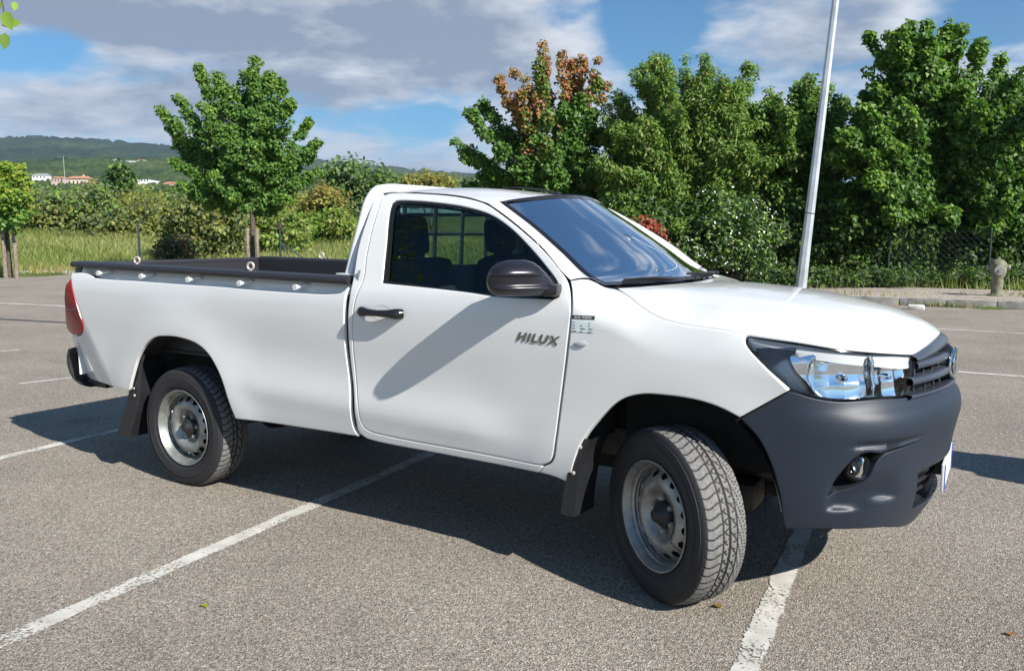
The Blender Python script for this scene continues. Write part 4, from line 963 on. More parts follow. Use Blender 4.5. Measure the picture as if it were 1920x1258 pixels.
def nodes_mat(name):
    m = bpy.data.materials.new(name); m.use_nodes = True; nt = m.node_tree; return m, nt, nt.nodes, nt.links, nt.nodes['Principled BSDF']
def asphalt_mat(name, lo, mid, hi, scale=1.0):
    m, nt, N, L, b = nodes_mat(name); tc = N.new('ShaderNodeTexCoord'); ob = tc.outputs['Object']
    vo = N.new('ShaderNodeTexVoronoi'); vo.inputs['Scale'].default_value = 105*scale; vo.inputs['Randomness'].default_value = 1; L.new(ob, vo.inputs['Vector'])
    sp = N.new('ShaderNodeSeparateColor'); L.new(vo.outputs['Color'], sp.inputs[0])
    r = N.new('ShaderNodeValToRGB'); L.new(sp.outputs[0], r.inputs[0]); e = r.color_ramp.elements
    e[0].position = 0; e[0].color = (*lo, 1); e[1].position = 1; e[1].color = (*hi, 1)
    for p_, c_ in ((.28, tuple(.55*a + .45*c for a, c in zip(lo, mid))), (.55, mid), (.80, tuple(1.25*c for c in mid)), (.94, tuple(.5*a + .5*c for a, c in zip(mid, hi)))):
        q = e.new(p_); q.color = (*c_, 1)
    # warm and cool stones
    tint = N.new('ShaderNodeMixRGB'); tint.blend_type = 'MULTIPLY'; tint.inputs[0].default_value = 1; L.new(r.outputs[0], tint.inputs[1])
    tr = N.new('ShaderNodeValToRGB'); L.new(sp.outputs[1], tr.inputs[0]); te = tr.color_ramp.elements; te[0].color = (.93, .98, 1.04, 1); te[1].color = (1.11, .98, .87, 1); q = te.new(.5); q.color = (1, .98, .95, 1); L.new(tr.outputs[0], tint.inputs[2])
    # broad patches of wear
    n1 = N.new('ShaderNodeTexNoise'); n1.inputs['Scale'].default_value = .55; n1.inputs['Detail'].default_value = 7; n1.inputs['Roughness'].default_value = .65; L.new(ob, n1.inputs['Vector'])
    mr = N.new('ShaderNodeMapRange'); L.new(n1.outputs['Fac'], mr.inputs[0]); mr.inputs[1].default_value = .3; mr.inputs[2].default_value = .7; mr.inputs[3].default_value = .80; mr.inputs[4].default_value = 1.16
    n2 = N.new('ShaderNodeTexNoise'); n2.inputs['Scale'].default_value = 22*scale; n2.inputs['Detail'].default_value = 6; L.new(ob, n2.inputs['Vector'])
    mr2 = N.new('ShaderNodeMapRange'); L.new(n2.outputs['Fac'], mr2.inputs[0]); mr2.inputs[1].default_value = .3; mr2.inputs[2].default_value = .7; mr2.inputs[3].default_value = .78; mr2.inputs[4].default_value = 1.20
    # old stains and tyre-darkened spots
    n3 = N.new('ShaderNodeTexNoise'); n3.inputs['Scale'].default_value = 1.25; n3.inputs['Detail'].default_value = 4; n3.inputs['Distortion'].default_value = .6; L.new(ob, n3.inputs['Vector'])
    mr3 = N.new('ShaderNodeMapRange'); L.new(n3.outputs['Fac'], mr3.inputs[0]); mr3.inputs[1].default_value = .60; mr3.inputs[2].default_value = .72; mr3.inputs[3].default_value = 1.0; mr3.inputs[4].default_value = .82
    mu0 = N.new('ShaderNodeMath'); mu0.operation = 'MULTIPLY'; L.new(mr.outputs[0], mu0.inputs[0]); L.new(mr3.outputs[0], mu0.inputs[1])
    mu = N.new('ShaderNodeMath'); mu.operation = 'MULTIPLY'; L.new(mu0.outputs[0], mu.inputs[0]); L.new(mr2.outputs[0], mu.inputs[1])
    sc = N.new('ShaderNodeVectorMath'); sc.operation = 'SCALE'; L.new(tint.outputs[0], sc.inputs[0]); L.new(mu.outputs[0], sc.inputs['Scale']); L.new(sc.outputs[0], b.inputs['Base Color'])
    b.inputs['Roughness'].default_value = .93; b.inputs['Specular IOR Level'].default_value = .25
    bp = N.new('ShaderNodeBump'); bp.inputs['Strength'].default_value = .9; bp.inputs['Distance'].default_value = .004
    inv = N.new('ShaderNodeMath'); inv.operation = 'ADD'; L.new(vo.outputs['Distance'], inv.inputs[0]); L.new(n2.outputs['Fac'], inv.inputs[1]); L.new(inv.outputs[0], bp.inputs['Height']); L.new(bp.outputs[0], b.inputs['Normal'])
    MATS[name] = m; return m
ASPH = asphalt_mat('aged_asphalt', (.098, .089, .078), (.288, .261, .224), (.60, .565, .50), 1.9)
PAVE = asphalt_mat('pavement_stone', (.16, .14, .12), (.36, .32, .28), (.62, .58, .52), .35)
def ground_mat():
    m, nt, N, L, b = nodes_mat('field_ground'); tc = N.new('ShaderNodeTexCoord'); ob = tc.outputs['Object']
    n = N.new('ShaderNodeTexNoise'); n.inputs['Scale'].default_value = .16; n.inputs['Detail'].default_value = 9; n.inputs['Roughness'].default_value = .7; L.new(ob, n.inputs['Vector'])
    r = N.new('ShaderNodeValToRGB'); L.new(n.outputs['Fac'], r.inputs[0]); e = r.color_ramp.elements
    e[0].position = .30; e[0].color = (.030, .050, .016, 1); e[1].position = .70; e[1].color = (.19, .19, .07, 1); q = e.new(.5); q.color = (.10, .125, .038, 1)
    L.new(r.outputs[0], b.inputs['Base Color']); b.inputs['Roughness'].default_value = 1; b.inputs['Specular IOR Level'].default_value = .1
    return m
# ---- terrain: one sheet to the horizon
def axis(lo, hi, fine_lo, fine_hi, st):
    a = list(np.arange(fine_lo, fine_hi, st)); s = st; v = fine_lo
    while v > lo: s *= 1.22; v -= s; a.insert(0, v)
    s = st; v = a[-1]
    while v < hi: s *= 1.22; v += s; a.append(v)
    return np.array(a)
ax_, ay_ = axis(-4500, 4500, -60, 60, 1.6), axis(-2500, 5500, 5, 90, 1.6)
GX, GY = np.meshgrid(ax_, ay_, indexing='ij'); GZ = hgt(GX, GY)
i, j = np.meshgrid(np.arange(len(ax_)-1), np.arange(len(ay_)-1), indexing='ij'); nb_ = len(ay_); F = np.stack([i*nb_+j, (i+1)*nb_+j, (i+1)*nb_+j+1, i*nb_+j+1], -1).reshape(-1, 4)
mesh_np('terrain', np.stack([GX, GY, GZ], -1).reshape(-1, 3), F, ground_mat(), kind='structure')
# ---- car park
def P2(s, d): return KP + E1v*s + E2v*d
lot = [P2(70, 0), P2(-28.0, 0)]
corner = [P2(-30.2, -.25), P2(-31.6, -1.0), P2(-32.4, -2.2), P2(-32.7, -4)]
left_end = P2(-32.7, -70)
poly = [P2(70, -75)] + lot + corner + [left_end]
b = B(); b.add([(q[0], q[1], 0) for q in poly], [tuple(range(len(poly)))]); b.build('car_park', ASPH, None, smooth=False, kind='structure')
# kerb stones along the far and left edges
CONC = mat('kerb_concrete', (.30, .29, .26), .9, noise=(5, .35), bump=(60, .5))
kerb_root = empty('kerb', (0, 0, 0), kind='structure')
path = polyline([np.array([*P2(s_, .08), 0]) for s_ in np.arange(26, -28.1, -2)] + [np.array([*(q + E2v*.02 - E1v*.06), 0]) for q in corner] + [np.array([*(P2(-32.78, d_)), 0]) for d_ in (-6, -9, -12, -16)], 78)
for a, c in zip(path[:-1], path[1:]):
    d = c-a; l = np.linalg.norm(d); ang = math.atan2(d[1], d[0]); mid = (a+c)/2
    if 'kerb_me' not in globals():
        bb_ = B(); bb_.box((0, 0, 0), (l-.012, .16, .34), bev=.018); ko = bb_.build('kerb_stone', CONC, kerb_root); kerb_me = ko.data
    else: ko = link('kerb_stone', kerb_me, kerb_root)
    ko.location = (mid[0], mid[1], .0 + rng.normal(0, .004)); ko.rotation_euler = (0, rng.normal(0, .006), ang + rng.normal(0, .006))
# pavement behind the kerb
def strip_poly(name, sl, d0, d1f, z, m):
    V = []; k = len(sl)
    for s_ in sl: V.append((*P2(s_, d0), z)); V.append((*P2(s_, d1f(s_)), z + .02))
    b = B(); b.add(V, [(2*i, 2*i+2, 2*i+3, 2*i+1) for i in range(k-1)]); return b.build(name, m, None, smooth=False, kind='structure')
strip_poly('pavement', np.linspace(40, -28.5, 60), .155, lambda s_: 1.7 + 2.6*float(sst(-16, -6, s_)), .155, PAVE)
# painted bay lines
def line_mat():
    m, nt, N, L, b = nodes_mat('worn_line_paint'); tc = N.new('ShaderNodeTexCoord'); ob = tc.outputs['Object']
    b.inputs['Roughness'].default_value = .85
    n0 = N.new('ShaderNodeTexNoise'); n0.inputs['Scale'].default_value = 9; n0.inputs['Detail'].default_value = 5; L.new(ob, n0.inputs['Vector'])
    cr = N.new('ShaderNodeValToRGB'); L.new(n0.outputs['Fac'], cr.inputs[0]); ce = cr.color_ramp.elements; ce[0].position = .3; ce[0].color = (.40, .385, .345, 1); ce[1].position = .7; ce[1].color = (.60, .585, .54, 1); L.new(cr.outputs[0], b.inputs['Base Color'])
    # chipped away where stones stand proud and along the edges
    n1 = N.new('ShaderNodeTexNoise'); n1.inputs['Scale'].default_value = 70; n1.inputs['Detail'].default_value = 3; L.new(ob, n1.inputs['Vector'])
    n2 = N.new('ShaderNodeTexNoise'); n2.inputs['Scale'].default_value = 3.2; n2.inputs['Detail'].default_value = 4; L.new(ob, n2.inputs['Vector'])
    uv = N.new('ShaderNodeUVMap'); sx = N.new('ShaderNodeSeparateXYZ'); L.new(uv.outputs[0], sx.inputs[0])
    ab = N.new('ShaderNodeMath'); ab.operation = 'ABSOLUTE'; L.new(sx.outputs[1], ab.inputs[0])
    ed = N.new('ShaderNodeMapRange'); L.new(ab.outputs[0], ed.inputs[0]); ed.inputs[1].default_value = .72; ed.inputs[2].default_value = 1.0; ed.inputs[3].default_value = 0; ed.inputs[4].default_value = .34
    s1 = N.new('ShaderNodeMath'); s1.operation = 'MULTIPLY'; L.new(n2.outputs['Fac'], s1.inputs[0]); s1.inputs[1].default_value = .55
    s2 = N.new('ShaderNodeMath'); s2.operation = 'MULTIPLY_ADD'; L.new(n1.outputs['Fac'], s2.inputs[0]); s2.inputs[1].default_value = .75; L.new(s1.outputs[0], s2.inputs[2])
    s3 = N.new('ShaderNodeMath'); s3.operation = 'ADD'; L.new(s2.outputs[0], s3.inputs[0]); L.new(ed.outputs[0], s3.inputs[1])
    th_ = N.new('ShaderNodeMapRange'); L.new(s3.outputs[0], th_.inputs[0]); th_.inputs[1].default_value = .70; th_.inputs[2].default_value = .79
    t = N.new('ShaderNodeBsdfTransparent'); mx = N.new('ShaderNodeMixShader'); L.new(th_.outputs[0], mx.inputs[0]); L.new(b.outputs[0], mx.inputs[1]); L.new(t.outputs[0], mx.inputs[2])
    L.new(mx.outputs[0], N['Material Output'].inputs[0]); return m
LINE = line_mat()
def bay_line(a, c, w, label=None):
    a = np.array(a, float); c = np.array(c, float); l = np.linalg.norm(c-a); n = max(2, int(l/.12)); t = (c-a)/l; nr = np.array([-t[1], t[0]]); V = []; UV = []
    jl = rng.normal(0, .004, n+1); jr = rng.normal(0, .004, n+1)
    for k in range(n+1):
        p = a + t*l*k/n
        for sgn, j_ in ((-1, jl[k]), (0, 0), (1, jr[k])): q = p + nr*(sgn*w/2 + j_); V.append((q[0], q[1], .004)); UV.append((k*.12, sgn))
    F = [(3*k+e, 3*k+3+e, 3*k+4+e, 3*k+1+e) for k in range(n) for e in (0, 1)]; F = [f[::-1] for f in F]
    me = bpy.data.meshes.new('bay_line'); me.from_pydata(V, [], F); me.update(); me.materials.append(LINE)
    ul = me.uv_layers.new(name='UVMap'); li = np.empty(len(me.loops), np.int32); me.loops.foreach_get('vertex_index', li); ul.data.foreach_set('uv', np.array(UV, np.float32)[li].ravel())
    return link('bay_line', me, None, kind='structure')
dl = np.array([.444, .896])
A0 = np.array([-1.945, 2.98]); B0 = np.array([.825, 2.772]); C0 = np.array([-3.56, 5.61])
bay_line(A0 - dl*2.2, A0 + dl*4.6, .118); bay_line(B0 - dl*2.0, B0 + dl*3.6, .118); bay_line(C0 - dl*2, C0 + dl*2.2, .118)
bay_line((-5.15, 8.53), (-4.70, 9.02), .10); bay_line((-7.3, 10.6), (-6.7, 11.15), .10)
fd = np.array([.92, -.39])
bay_line(np.array([-11.9, 19.1]) - fd*4, np.array([-11.9, 19.1]) + fd*6, .22)
bay_line(np.array([5.08, 9.30]), np.array([5.08, 9.30]) + np.array([.86, -.51])*9, .13); bay_line(np.array([6.2, 14.3]), np.array([6.2, 14.3]) + np.array([.845, -.535])*12, .14)
b = B(); q0 = np.array([-9.6, 15.4]) - fd*6; q1 = q0 + fd*9; nrm = np.array([fd[1], -fd[0]])*.09
b.add([(*(q0-nrm), .003), (*(q1-nrm), .003), (*(q1+nrm), .003), (*(q0+nrm), .003)], [(0, 3, 2, 1), ]); b.build('asphalt_seam', mat('seam_tar', (.07, .068, .066), .8), None, smooth=False, kind='structure')

# ------------------------------------------------------------------ foliage
def leaf_mat(name, c0, c1, trans=.35, rough=.5):
    """leaf colour varies from leaf to leaf between c0 and c1; thin leaves let light through"""
    if name in MATS: return MATS[name]
    m, nt, N, L, b = nodes_mat(name); ge = N.new('ShaderNodeNewGeometry'); r = N.new('ShaderNodeValToRGB'); L.new(ge.outputs['Random Per Island'], r.inputs[0])
    e = r.color_ramp.elements; e[0].color = (*c0, 1); e[1].color = (*c1, 1)
    L.new(r.outputs[0], b.inputs['Base Color']); b.inputs['Roughness'].default_value = rough; b.inputs['Specular IOR Level'].default_value = .35
    t = N.new('ShaderNodeBsdfTranslucent'); sc = N.new('ShaderNodeVectorMath'); sc.operation = 'MULTIPLY'; sc.inputs[1].default_value = (1.15, 1.35, .55); L.new(r.outputs[0], sc.inputs[0]); L.new(sc.outputs[0], t.inputs[0])
    mx = N.new('ShaderNodeMixShader'); mx.inputs[0].default_value = trans; L.new(b.outputs[0], mx.inputs[1]); L.new(t.outputs[0], mx.inputs[2]); L.new(mx.outputs[0], N['Material Output'].inputs[0])
    MATS[name] = m; return m
BARK = mat('bark', (.085, .070, .055), .95, noise=(14, .5), bump=(30, 1.0))
TWIG = mat('twig_bark', (.06, .048, .038), .95)
SHAPES = {   # leaf outline in its own plane: x along the leaf, y across, z fold
 'ovate': (np.array([(0, 0, 0), (.22, .25, .05), (.58, .27, .04), (1, 0, -.08), (.58, -.27, .04), (.22, -.25, .05)]), [(0, 2, 1), (0, 3, 2), (0, 4, 3), (0, 5, 4)]),
 'kite': (np.array([(0, 0, 0), (.45, .34, .07), (1, 0, -.06), (.45, -.34, .07)]), [(0, 2, 1), (0, 3, 2)]),
 'lance': (np.array([(0, 0, 0), (.4, .17, .04), (1, 0, -.12), (.4, -.17, .04)]), [(0, 2, 1), (0, 3, 2)]),
 'maple': (np.array([(0, 0, 0), (.18, .50, .05), (.55, .24, .03), (1, 0, -.10), (.55, -.24, .03), (.18, -.50, .05)]), [(0, 2, 1), (0, 3, 2), (0, 4, 3), (0, 5, 4)]),
}
def leaves(P, nrm, size, shape, rg, spread=.55, droop=.25):
    """P (n,3) positions, nrm (n,3) preferred normals -> V, F"""
    n = len(P); sv, sf = SHAPES[shape]; N_ = nrm + rg.normal(0, spread, (n, 3)); N_ /= np.linalg.norm(N_, axis=1, keepdims=True) + 1e-9
    d = rg.normal(0, 1, (n, 3)); d[:,2] -= droop*2; d -= N_*(d*N_).sum(1, keepdims=True); d /= np.linalg.norm(d, axis=1, keepdims=True) + 1e-9; w = np.cross(N_, d)
    s = (size*rg.uniform(.65, 1.25, n))[:,None,None] if np.isscalar(size) else (size*rg.uniform(.75, 1.2, n))[:,None,None]
    V = P[:,None] + s*(sv[None,:,0:1]*d[:,None] + sv[None,:,1:2]*w[:,None] + sv[None,:,2:3]*N_[:,None])
    k = len(sv); F = (np.array(sf)[None] + (np.arange(n)*k)[:,None,None]).reshape(-1, 3); return V.reshape(-1, 3), F
def clumps(C, Rr, per, rg, flat=.8):
    """spread leaves over rounded tufts: most near each tuft's skin"""
    n = len(C); per = np.broadcast_to(per, (n,)).astype(int); idx = np.repeat(np.arange(n), per); m = len(idx)
    d = rg.normal(0, 1, (m, 3)); d /= np.linalg.norm(d, axis=1, keepdims=True); r = rg.uniform(.25, 1, m)**.5
    off = d*r[:,None]*Rr[idx][:,None]; off[:,2] *= flat
    nn = d*.6 + np.array([.30, -.30, .62]); return C[idx] + off, nn, idx
def plume(a, c, r0, n, rg, tip=.25, bend=0.0):
    """tuft centres along a branch from a to c, thinning to the tip"""
    t = rg.uniform(.12, 1, n)**.8; P = a + (c-a)*t[:,None]; P[:,2] += bend*np.sin(math.pi*t)
    rad = r0*(1 - (1-tip)*t**1.5); o = rg.normal(0, 1, (n, 3)); o /= np.linalg.norm(o, axis=1, keepdims=True); P += o*(rad*rg.uniform(0, 1, n)**.5)[:,None]
    return P, .16 + .20*r0*rg.uniform(.5, 1, n), t
def limb(b, a, c, r0, r1, rg, k=7, wob=.08):
    P = np.array([a + (c-a)*t for t in np.linspace(0, 1, k)]); l = np.linalg.norm(c-a); P[1:-1] += rg.normal(0, wob*l/4, (k-2, 3)); P[1:-1, 2] += l*.05*np.sin(np.linspace(0, math.pi, k)[1:-1])
    b.tube(polyline(P, k*2), np.linspace(r0, r1, k*2), 7)
def make_tree(name, base, trunk_h, trunk_r, branches, mats, rg, leaf, shape, label, cat='tree', group=None, tufts=26, per=26, lean=0.0, plume_r=.5, mfun=None, kind=None):
    """branches: list of (tip xyz, fork height fraction, radius, material index)"""
    root = empty(name, tuple(base), label=label, category=cat)
    if group: root['group'] = group
    base = np.asarray(base, float)
    fork = np.array([lean, 0, trunk_h]); b = B()
    pts = polyline([(0, 0, -.2), (lean*.2, 0, trunk_h*.3), (lean*.6, .01, trunk_h*.7), fork], 12); b.tube(pts, np.linspace(trunk_r*1.25, trunk_r*.72, 12), 10)
    Cs, Rs, Ms, Ts = [], [], [], []
    for tip, f0, rad, mi in branches:
        tip = np.asarray(tip, float) - base; st = fork*f0 + np.array([0, 0, max(0, f0-1)*.0])
        limb(b, st, st + (tip-st)*.86, trunk_r*.42, .012, rg)
        n = max(6, int(tufts*(np.linalg.norm(tip-st)/2.5)*(rad/.45)))
        P, rr, t = plume(st + (tip-st)*.12, tip, rad, n, rg); Cs.append(P); Rs.append(rr); Ms.append(np.full(n, mi)); Ts.append(t)
    b.build('trunk', BARK, root)
    C = np.vstack(Cs); Rr = np.concatenate(Rs); Mi = np.concatenate(Ms); Tt = np.concatenate(Ts)
    P, nn, idx = clumps(C, Rr, per, rg); 
    V, F = leaves(P, nn, leaf, shape, rg); kf = len(SHAPES[shape][1]); mi = np.repeat(mfun(Mi[idx], Tt[idx], P, rg) if mfun else Mi[idx], kf)
    mesh_np('crown', V, F, mats, root, smooth=False, mi=mi)
    return root
GREEN_A = leaf_mat('leaf_maple_green', (.044, .115, .022), (.145, .27, .048))
GREEN_B = leaf_mat('leaf_ash_green', (.07, .145, .026), (.215, .33, .065))
GREEN_C = leaf_mat('leaf_bright_green', (.09, .18, .018), (.25, .37, .055))
GREEN_D = leaf_mat('leaf_dark_green', (.026, .062, .020), (.085, .15, .040))
GREY_G = leaf_mat('leaf_grey_green', (.065, .10, .038), (.17, .21, .09))
YELLOW = leaf_mat('leaf_yellow_green', (.16, .22, .018), (.34, .36, .04))
ORANGE = leaf_mat('leaf_orange', (.34, .12, .045), (.52, .25, .10))
RUSSET = leaf_mat('leaf_russet', (.24, .115, .075), (.42, .24, .15))
OLIVE = leaf_mat('leaf_olive', (.13, .15, .03), (.29, .29, .07))
OCHRE = leaf_mat('leaf_ochre', (.18, .13, .03), (.32, .22, .06))
REDL = leaf_mat('leaf_red', (.25, .03, .02), (.42, .08, .05))
PETAL = mat('white_petal', (.58, .58, .55), .7)

# ---- staked maple behind the truck bed
rg = np.random.default_rng(11)
Y1 = 33.0
def tips(lst, Y, dz, rg): return [(at(x, y, Y + rg.normal(0, dz)), f, r, m) for x, y, f, r, m in lst]
base1 = at(477, 505, Y1); base1[2] = float(hgt(base1[0], base1[1]))
T1 = [(300,206,1,.38,0),(330,178,1,.42,0),(374,128,1.0,.52,0),(408,138,1,.52,0),(440,170,1,.45,0),(478,114,1,.50,0),(462,140,1,.5,0),(505,135,1,.5,0),(528,152,1,.45,0),(545,190,1,.5,0),(580,228,1,.34,0),(599,262,1,.34,0),(585,290,1,.36,0),(600,322,1,.36,0),(560,345,.98,.42,0),(318,240,1,.45,0),(335,270,1,.55,0),(325,305,.96,.5,0),(330,345,.92,.42,0),(360,365,.90,.5,0),(400,330,.95,.6,0),(430,365,.92,.5,0),(515,390,.88,.42,0),(545,372,.92,.42,0),(470,260,1.05,.7,0),(420,240,1.05,.65,0),(520,280,1.0,.6,0),(500,225,1.05,.6,0),(380,200,1.05,.6,0),(440,320,.97,.6,0),(390,280,1,.6,0),(545,300,1,.5,0)]
make_tree('maple_tree', base1, at(0, 385, Y1)[2] - base1[2], .13, tips(T1, Y1, .9, rg), [GREEN_A, GREEN_C], rg, .125, 'maple', 'bright green maple tree with a rounded fan of branches behind the truck bed', tufts=24, per=52, mfun=lambda m, t, P, g_: ((t > .86) & (g_.random(len(t)) < .45)).astype(int))
STAKE = mat('weathered_stake', (.20, .17, .13), .95, noise=(12, .4), bump=(50, .6))
def stake(base, h, r, label, group='wooden tree stakes'):
    b = B(); b.tube([(0, 0, -.2), (0, 0, h*.5), (0, 0, h-.05), (0, 0, h)], [r, r, r, r*.7], 8); o = b.build('tree_stake', STAKE, None); o.location = tuple(base)
    o['label'] = label; o['category'] = 'stake'; o['group'] = group; return o
for px, top, lb in ((466, 428, 'dark wooden stake left of the maple trunk behind the truck bed'), (484, 430, 'wooden stake right of the maple trunk behind the truck bed')):
    q = at(px, 505, Y1 - .4); q[2] = float(hgt(q[0], q[1])); stake(q, at(px, top, Y1 - .4)[2] - q[2], .07, lb)
# ---- young tree at the left edge of the picture
rg = np.random.default_rng(12); Y2 = 31.0
base2 = at(18, 512, Y2); base2[2] = float(hgt(base2[0], base2[1]))
T2 = [(-70,330,1,.5,0),(-30,312,1,.5,0),(10,308,1,.5,0),(35,312,1,.42,0),(46,330,1,.4,0),(50,360,1,.4,0),(48,395,.95,.42,0),(30,410,.9,.5,0),(-10,405,.9,.55,0),(-50,400,.9,.5,0),(0,350,1,.6,0),(-40,360,1,.6,0),(25,365,1,.55,0)]
make_tree('young_tree', base2, at(0, 420, Y2)[2] - base2[2], .09, tips(T2, Y2, .6, rg), [GREEN_A, YELLOW, GREEN_C], rg, .15, 'maple', 'young tree with yellow green top cut by the left picture edge', tufts=22, per=36, mfun=lambda m, t, P, g_: np.where(P[:,2] > 2.6 + g_.normal(0, .35, len(t)), np.where(g_.random(len(t)) < .38, 1, 2), 0))
for px, top, lb in ((10, 418, 'left wooden stake beside the young tree at the left edge'), (31, 425, 'right wooden stake beside the young tree at the left edge')):
    q = at(px, 512, Y2 - .3); q[2] = float(hgt(q[0], q[1])); stake(q, at(px, top, Y2 - .3)[2] - q[2], .075, lb)
# ---- maple with orange tops behind the cab
rg = np.random.default_rng(13); Y3 = 27.0
base3 = at(1042, 530, Y3); base3[2] = .12
T3 = [(1017,78,1,.20,2),(1008,110,1,.24,3),(985,140,1,.30,2),(960,125,1,.20,2),(932,140,1,.22,2),(968,180,1,.34,1),(975,215,1,.34,1),(1010,170,1,.30,2),(1055,100,1,.16,2),(1075,98,1,.18,1),(1097,96,1,.15,1),(1120,110,1,.15,2),(1122,150,1,.18,3),(1137,160,1,.16,2),(1070,150,1,.42,0),(1090,180,1,.45,0),(1060,200,1,.5,0),(875,205,.95,.30,0),(905,195,.95,.34,0),(855,265,.92,.28,0),(870,290,.92,.30,0),(900,300,.9,.40,0),(915,245,.95,.42,0),(945,240,1,.45,0),(900,330,.85,.45,0),(930,350,.85,.5,0),(980,300,.95,.6,0),(1000,260,1,.6,0),(1040,290,.95,.6,0),(1085,250,1,.5,3),(1100,245,1,.4,1),(1100,300,.95,.45,3),(1120,340,.9,.45,3),(1060,345,.88,.5,0),(1000,350,.85,.5,0),(960,330,.88,.5,0),(1130,240,1,.5,0),(1110,210,1,.45,0),(950,385,.8,.5,0),(1010,385,.8,.55,0),(1085,380,.8,.55,3),(1135,305,.95,.45,0),(1145,375,.8,.5,0),(1150,335,.9,.4,0),(985,330,.9,.5,0),(880,345,.8,.4,0),(1040,225,1,.4,3)]
def m3(m, t, P, g_):
    r = g_.random(len(t)); w = t + g_.normal(0, .12, len(t)); out = np.zeros(len(t), int)
    a = (m == 2) & (w > .60); out[a] = np.where(r[a] < .45, 2, np.where(r[a] < .70, 1, 3))
    a = (m == 1) & (w > .45); out[a] = np.where(r[a] < .60, 1, np.where(r[a] < .75, 2, 3))
    a = (m == 3); out[a] = np.where(r[a] < .55, 3, 0); return out
make_tree('maple_tree', base3, at(0, 400, Y3)[2] - .12, .15, tips(T3, Y3, .8, rg), [GREEN_A, ORANGE, RUSSET, OLIVE], rg, .125, 'maple', 'maple tree with orange and russet tips behind the cab roof', tufts=26, per=46, mfun=m3)
# ---- big trees behind the pavement on the right
def blob_tips(blobs, Y, dz, rg, n, m=0):
    """branch tips spread over overlapping rounded masses (photo px centre, px radius)"""
    out = []
    w = np.array([r for _, _, r in blobs], float)**2; w /= w.sum()
    for k in range(n):
        x, y, r = blobs[rg.choice(len(blobs), p=w)]; a = rg.uniform(0, 2*math.pi); q = r*rg.uniform(.2, 1)**.5
        out.append((at(x + q*math.cos(a), y + q*math.sin(a)*.9, Y + rg.normal(0, dz)), rg.uniform(.65, 1.0), rg.uniform(.38, .62), m))
    return out
rg = np.random.default_rng(14); Y4 = 26.5
base4 = at(1290, 520, Y4); base4[2] = .12
BL4 = [(1135,330,40),(1150,200,30),(1145,290,35),(1180,170,35),(1225,140,40),(1380,200,50),(1410,180,35),(1345,130,30),(1140,260,35),(1150,350,50),(1165,300,50),(1160,240,30),(1420,260,50),(1430,320,50),(1210,200,50),(1260,170,55),(1320,160,45),(1195,290,75),(1280,270,90),(1360,260,70),(1230,380,85),(1320,380,80),(1400,330,60),(1170,370,60),(1290,200,50)]
tp = blob_tips(BL4, Y4, 1.0, rg, 135) + tips([(1245,100,1,.22,0),(1325,95,1,.22,0),(1415,92,1,.18,0),(1425,118,1,.18,0),(1400,135,1,.25,0),(1285,110,1,.25,0),(1360,120,1,.25,0),(1190,130,1,.3,0),(1385,170,1,.3,0),(1160,190,1,.35,0)], Y4, .5, rg)
make_tree('ash_tree', base4, 2.2, .17, tp, [GREEN_B, OLIVE], rg, .16, 'lance', 'large green tree with drooping narrow leaves left of the lamp post', tufts=22, per=44, mfun=lambda m, t, P, g_: (g_.random(len(t)) < .10).astype(int))
rg = np.random.default_rng(15); Y5 = 27.5
base5 = at(1470, 520, Y5); base5[2] = .12
BL5 = [(1415,300,45),(1600,230,35),(1445,190,30),(1560,180,35),(1520,170,35),(1425,220,35),(1480,180,35),(1580,320,60),(1590,400,60),(1560,200,40),(1600,270,50),(1450,230,55),(1500,210,50),(1540,230,50),(1460,310,70),(1530,310,70),(1440,390,60),(1520,390,70),(1570,250,50)]
tp = blob_tips(BL5, Y5, .9, rg, 100) + tips([(1510,148,1,.3,0),(1460,178,1,.3,0),(1535,165,1,.3,0),(1570,185,1,.3,0),(1430,200,1,.3,0)], Y5, .5, rg)
make_tree('leafy_tree', base5, 2.2, .15, tp, [GREEN_B, GREEN_A, OLIVE], rg, .135, 'kite', 'lower green tree directly behind the lamp post', tufts=22, per=40, mfun=lambda m, t, P, g_: np.where(g_.random(len(t)) < .3, 1, np.where(g_.random(len(t)) < .1, 2, 0)))
rg = np.random.default_rng(16); Y6 = 25.0
base6 = at(1760, 525, Y6); base6[2] = .12
BL6 = [(1610,290,60),(1600,360,60),(1650,200,50),(1700,90,40),(1760,80,40),(1720,130,60),(1790,110,55),(1850,150,70),(1900,180,60),(1660,250,75),(1740,240,95),(1840,260,95),(1920,280,80),(1640,340,70),(1730,350,90),(1830,370,90),(1920,380,80),(1980,300,80),(2040,330,80),(1960,200,70)]
tp = blob_tips(BL6, Y6, 1.3, rg, 170) + tips([(1632,68,1,.20,0),(1650,95,1,.25,0),(1668,60,1,.25,0),(1700,45,1,.32,0),(1740,48,1,.35,0),(1800,50,1,.35,0),(1840,75,1,.3,0),(1880,110,1,.3,0),(1630,130,1,.28,0),(1640,165,1,.3,0),(1610,170,1,.3,0),(1590,200,1,.35,0),(1680,110,1,.3,0)], Y6, .5, rg)
make_tree('sycamore_tree', base6, 2.3, .22, tp, [GREEN_A, GREEN_C, GREEN_D], rg, .135, 'maple', 'tall dense green tree behind the fire hydrant at the right edge', tufts=20, per=48, mfun=lambda m, t, P, g_: np.where(t > .8, np.where(g_.random(len(t)) < .35, 1, 0), np.where(g_.random(len(t)) < .25, 2, 0)))

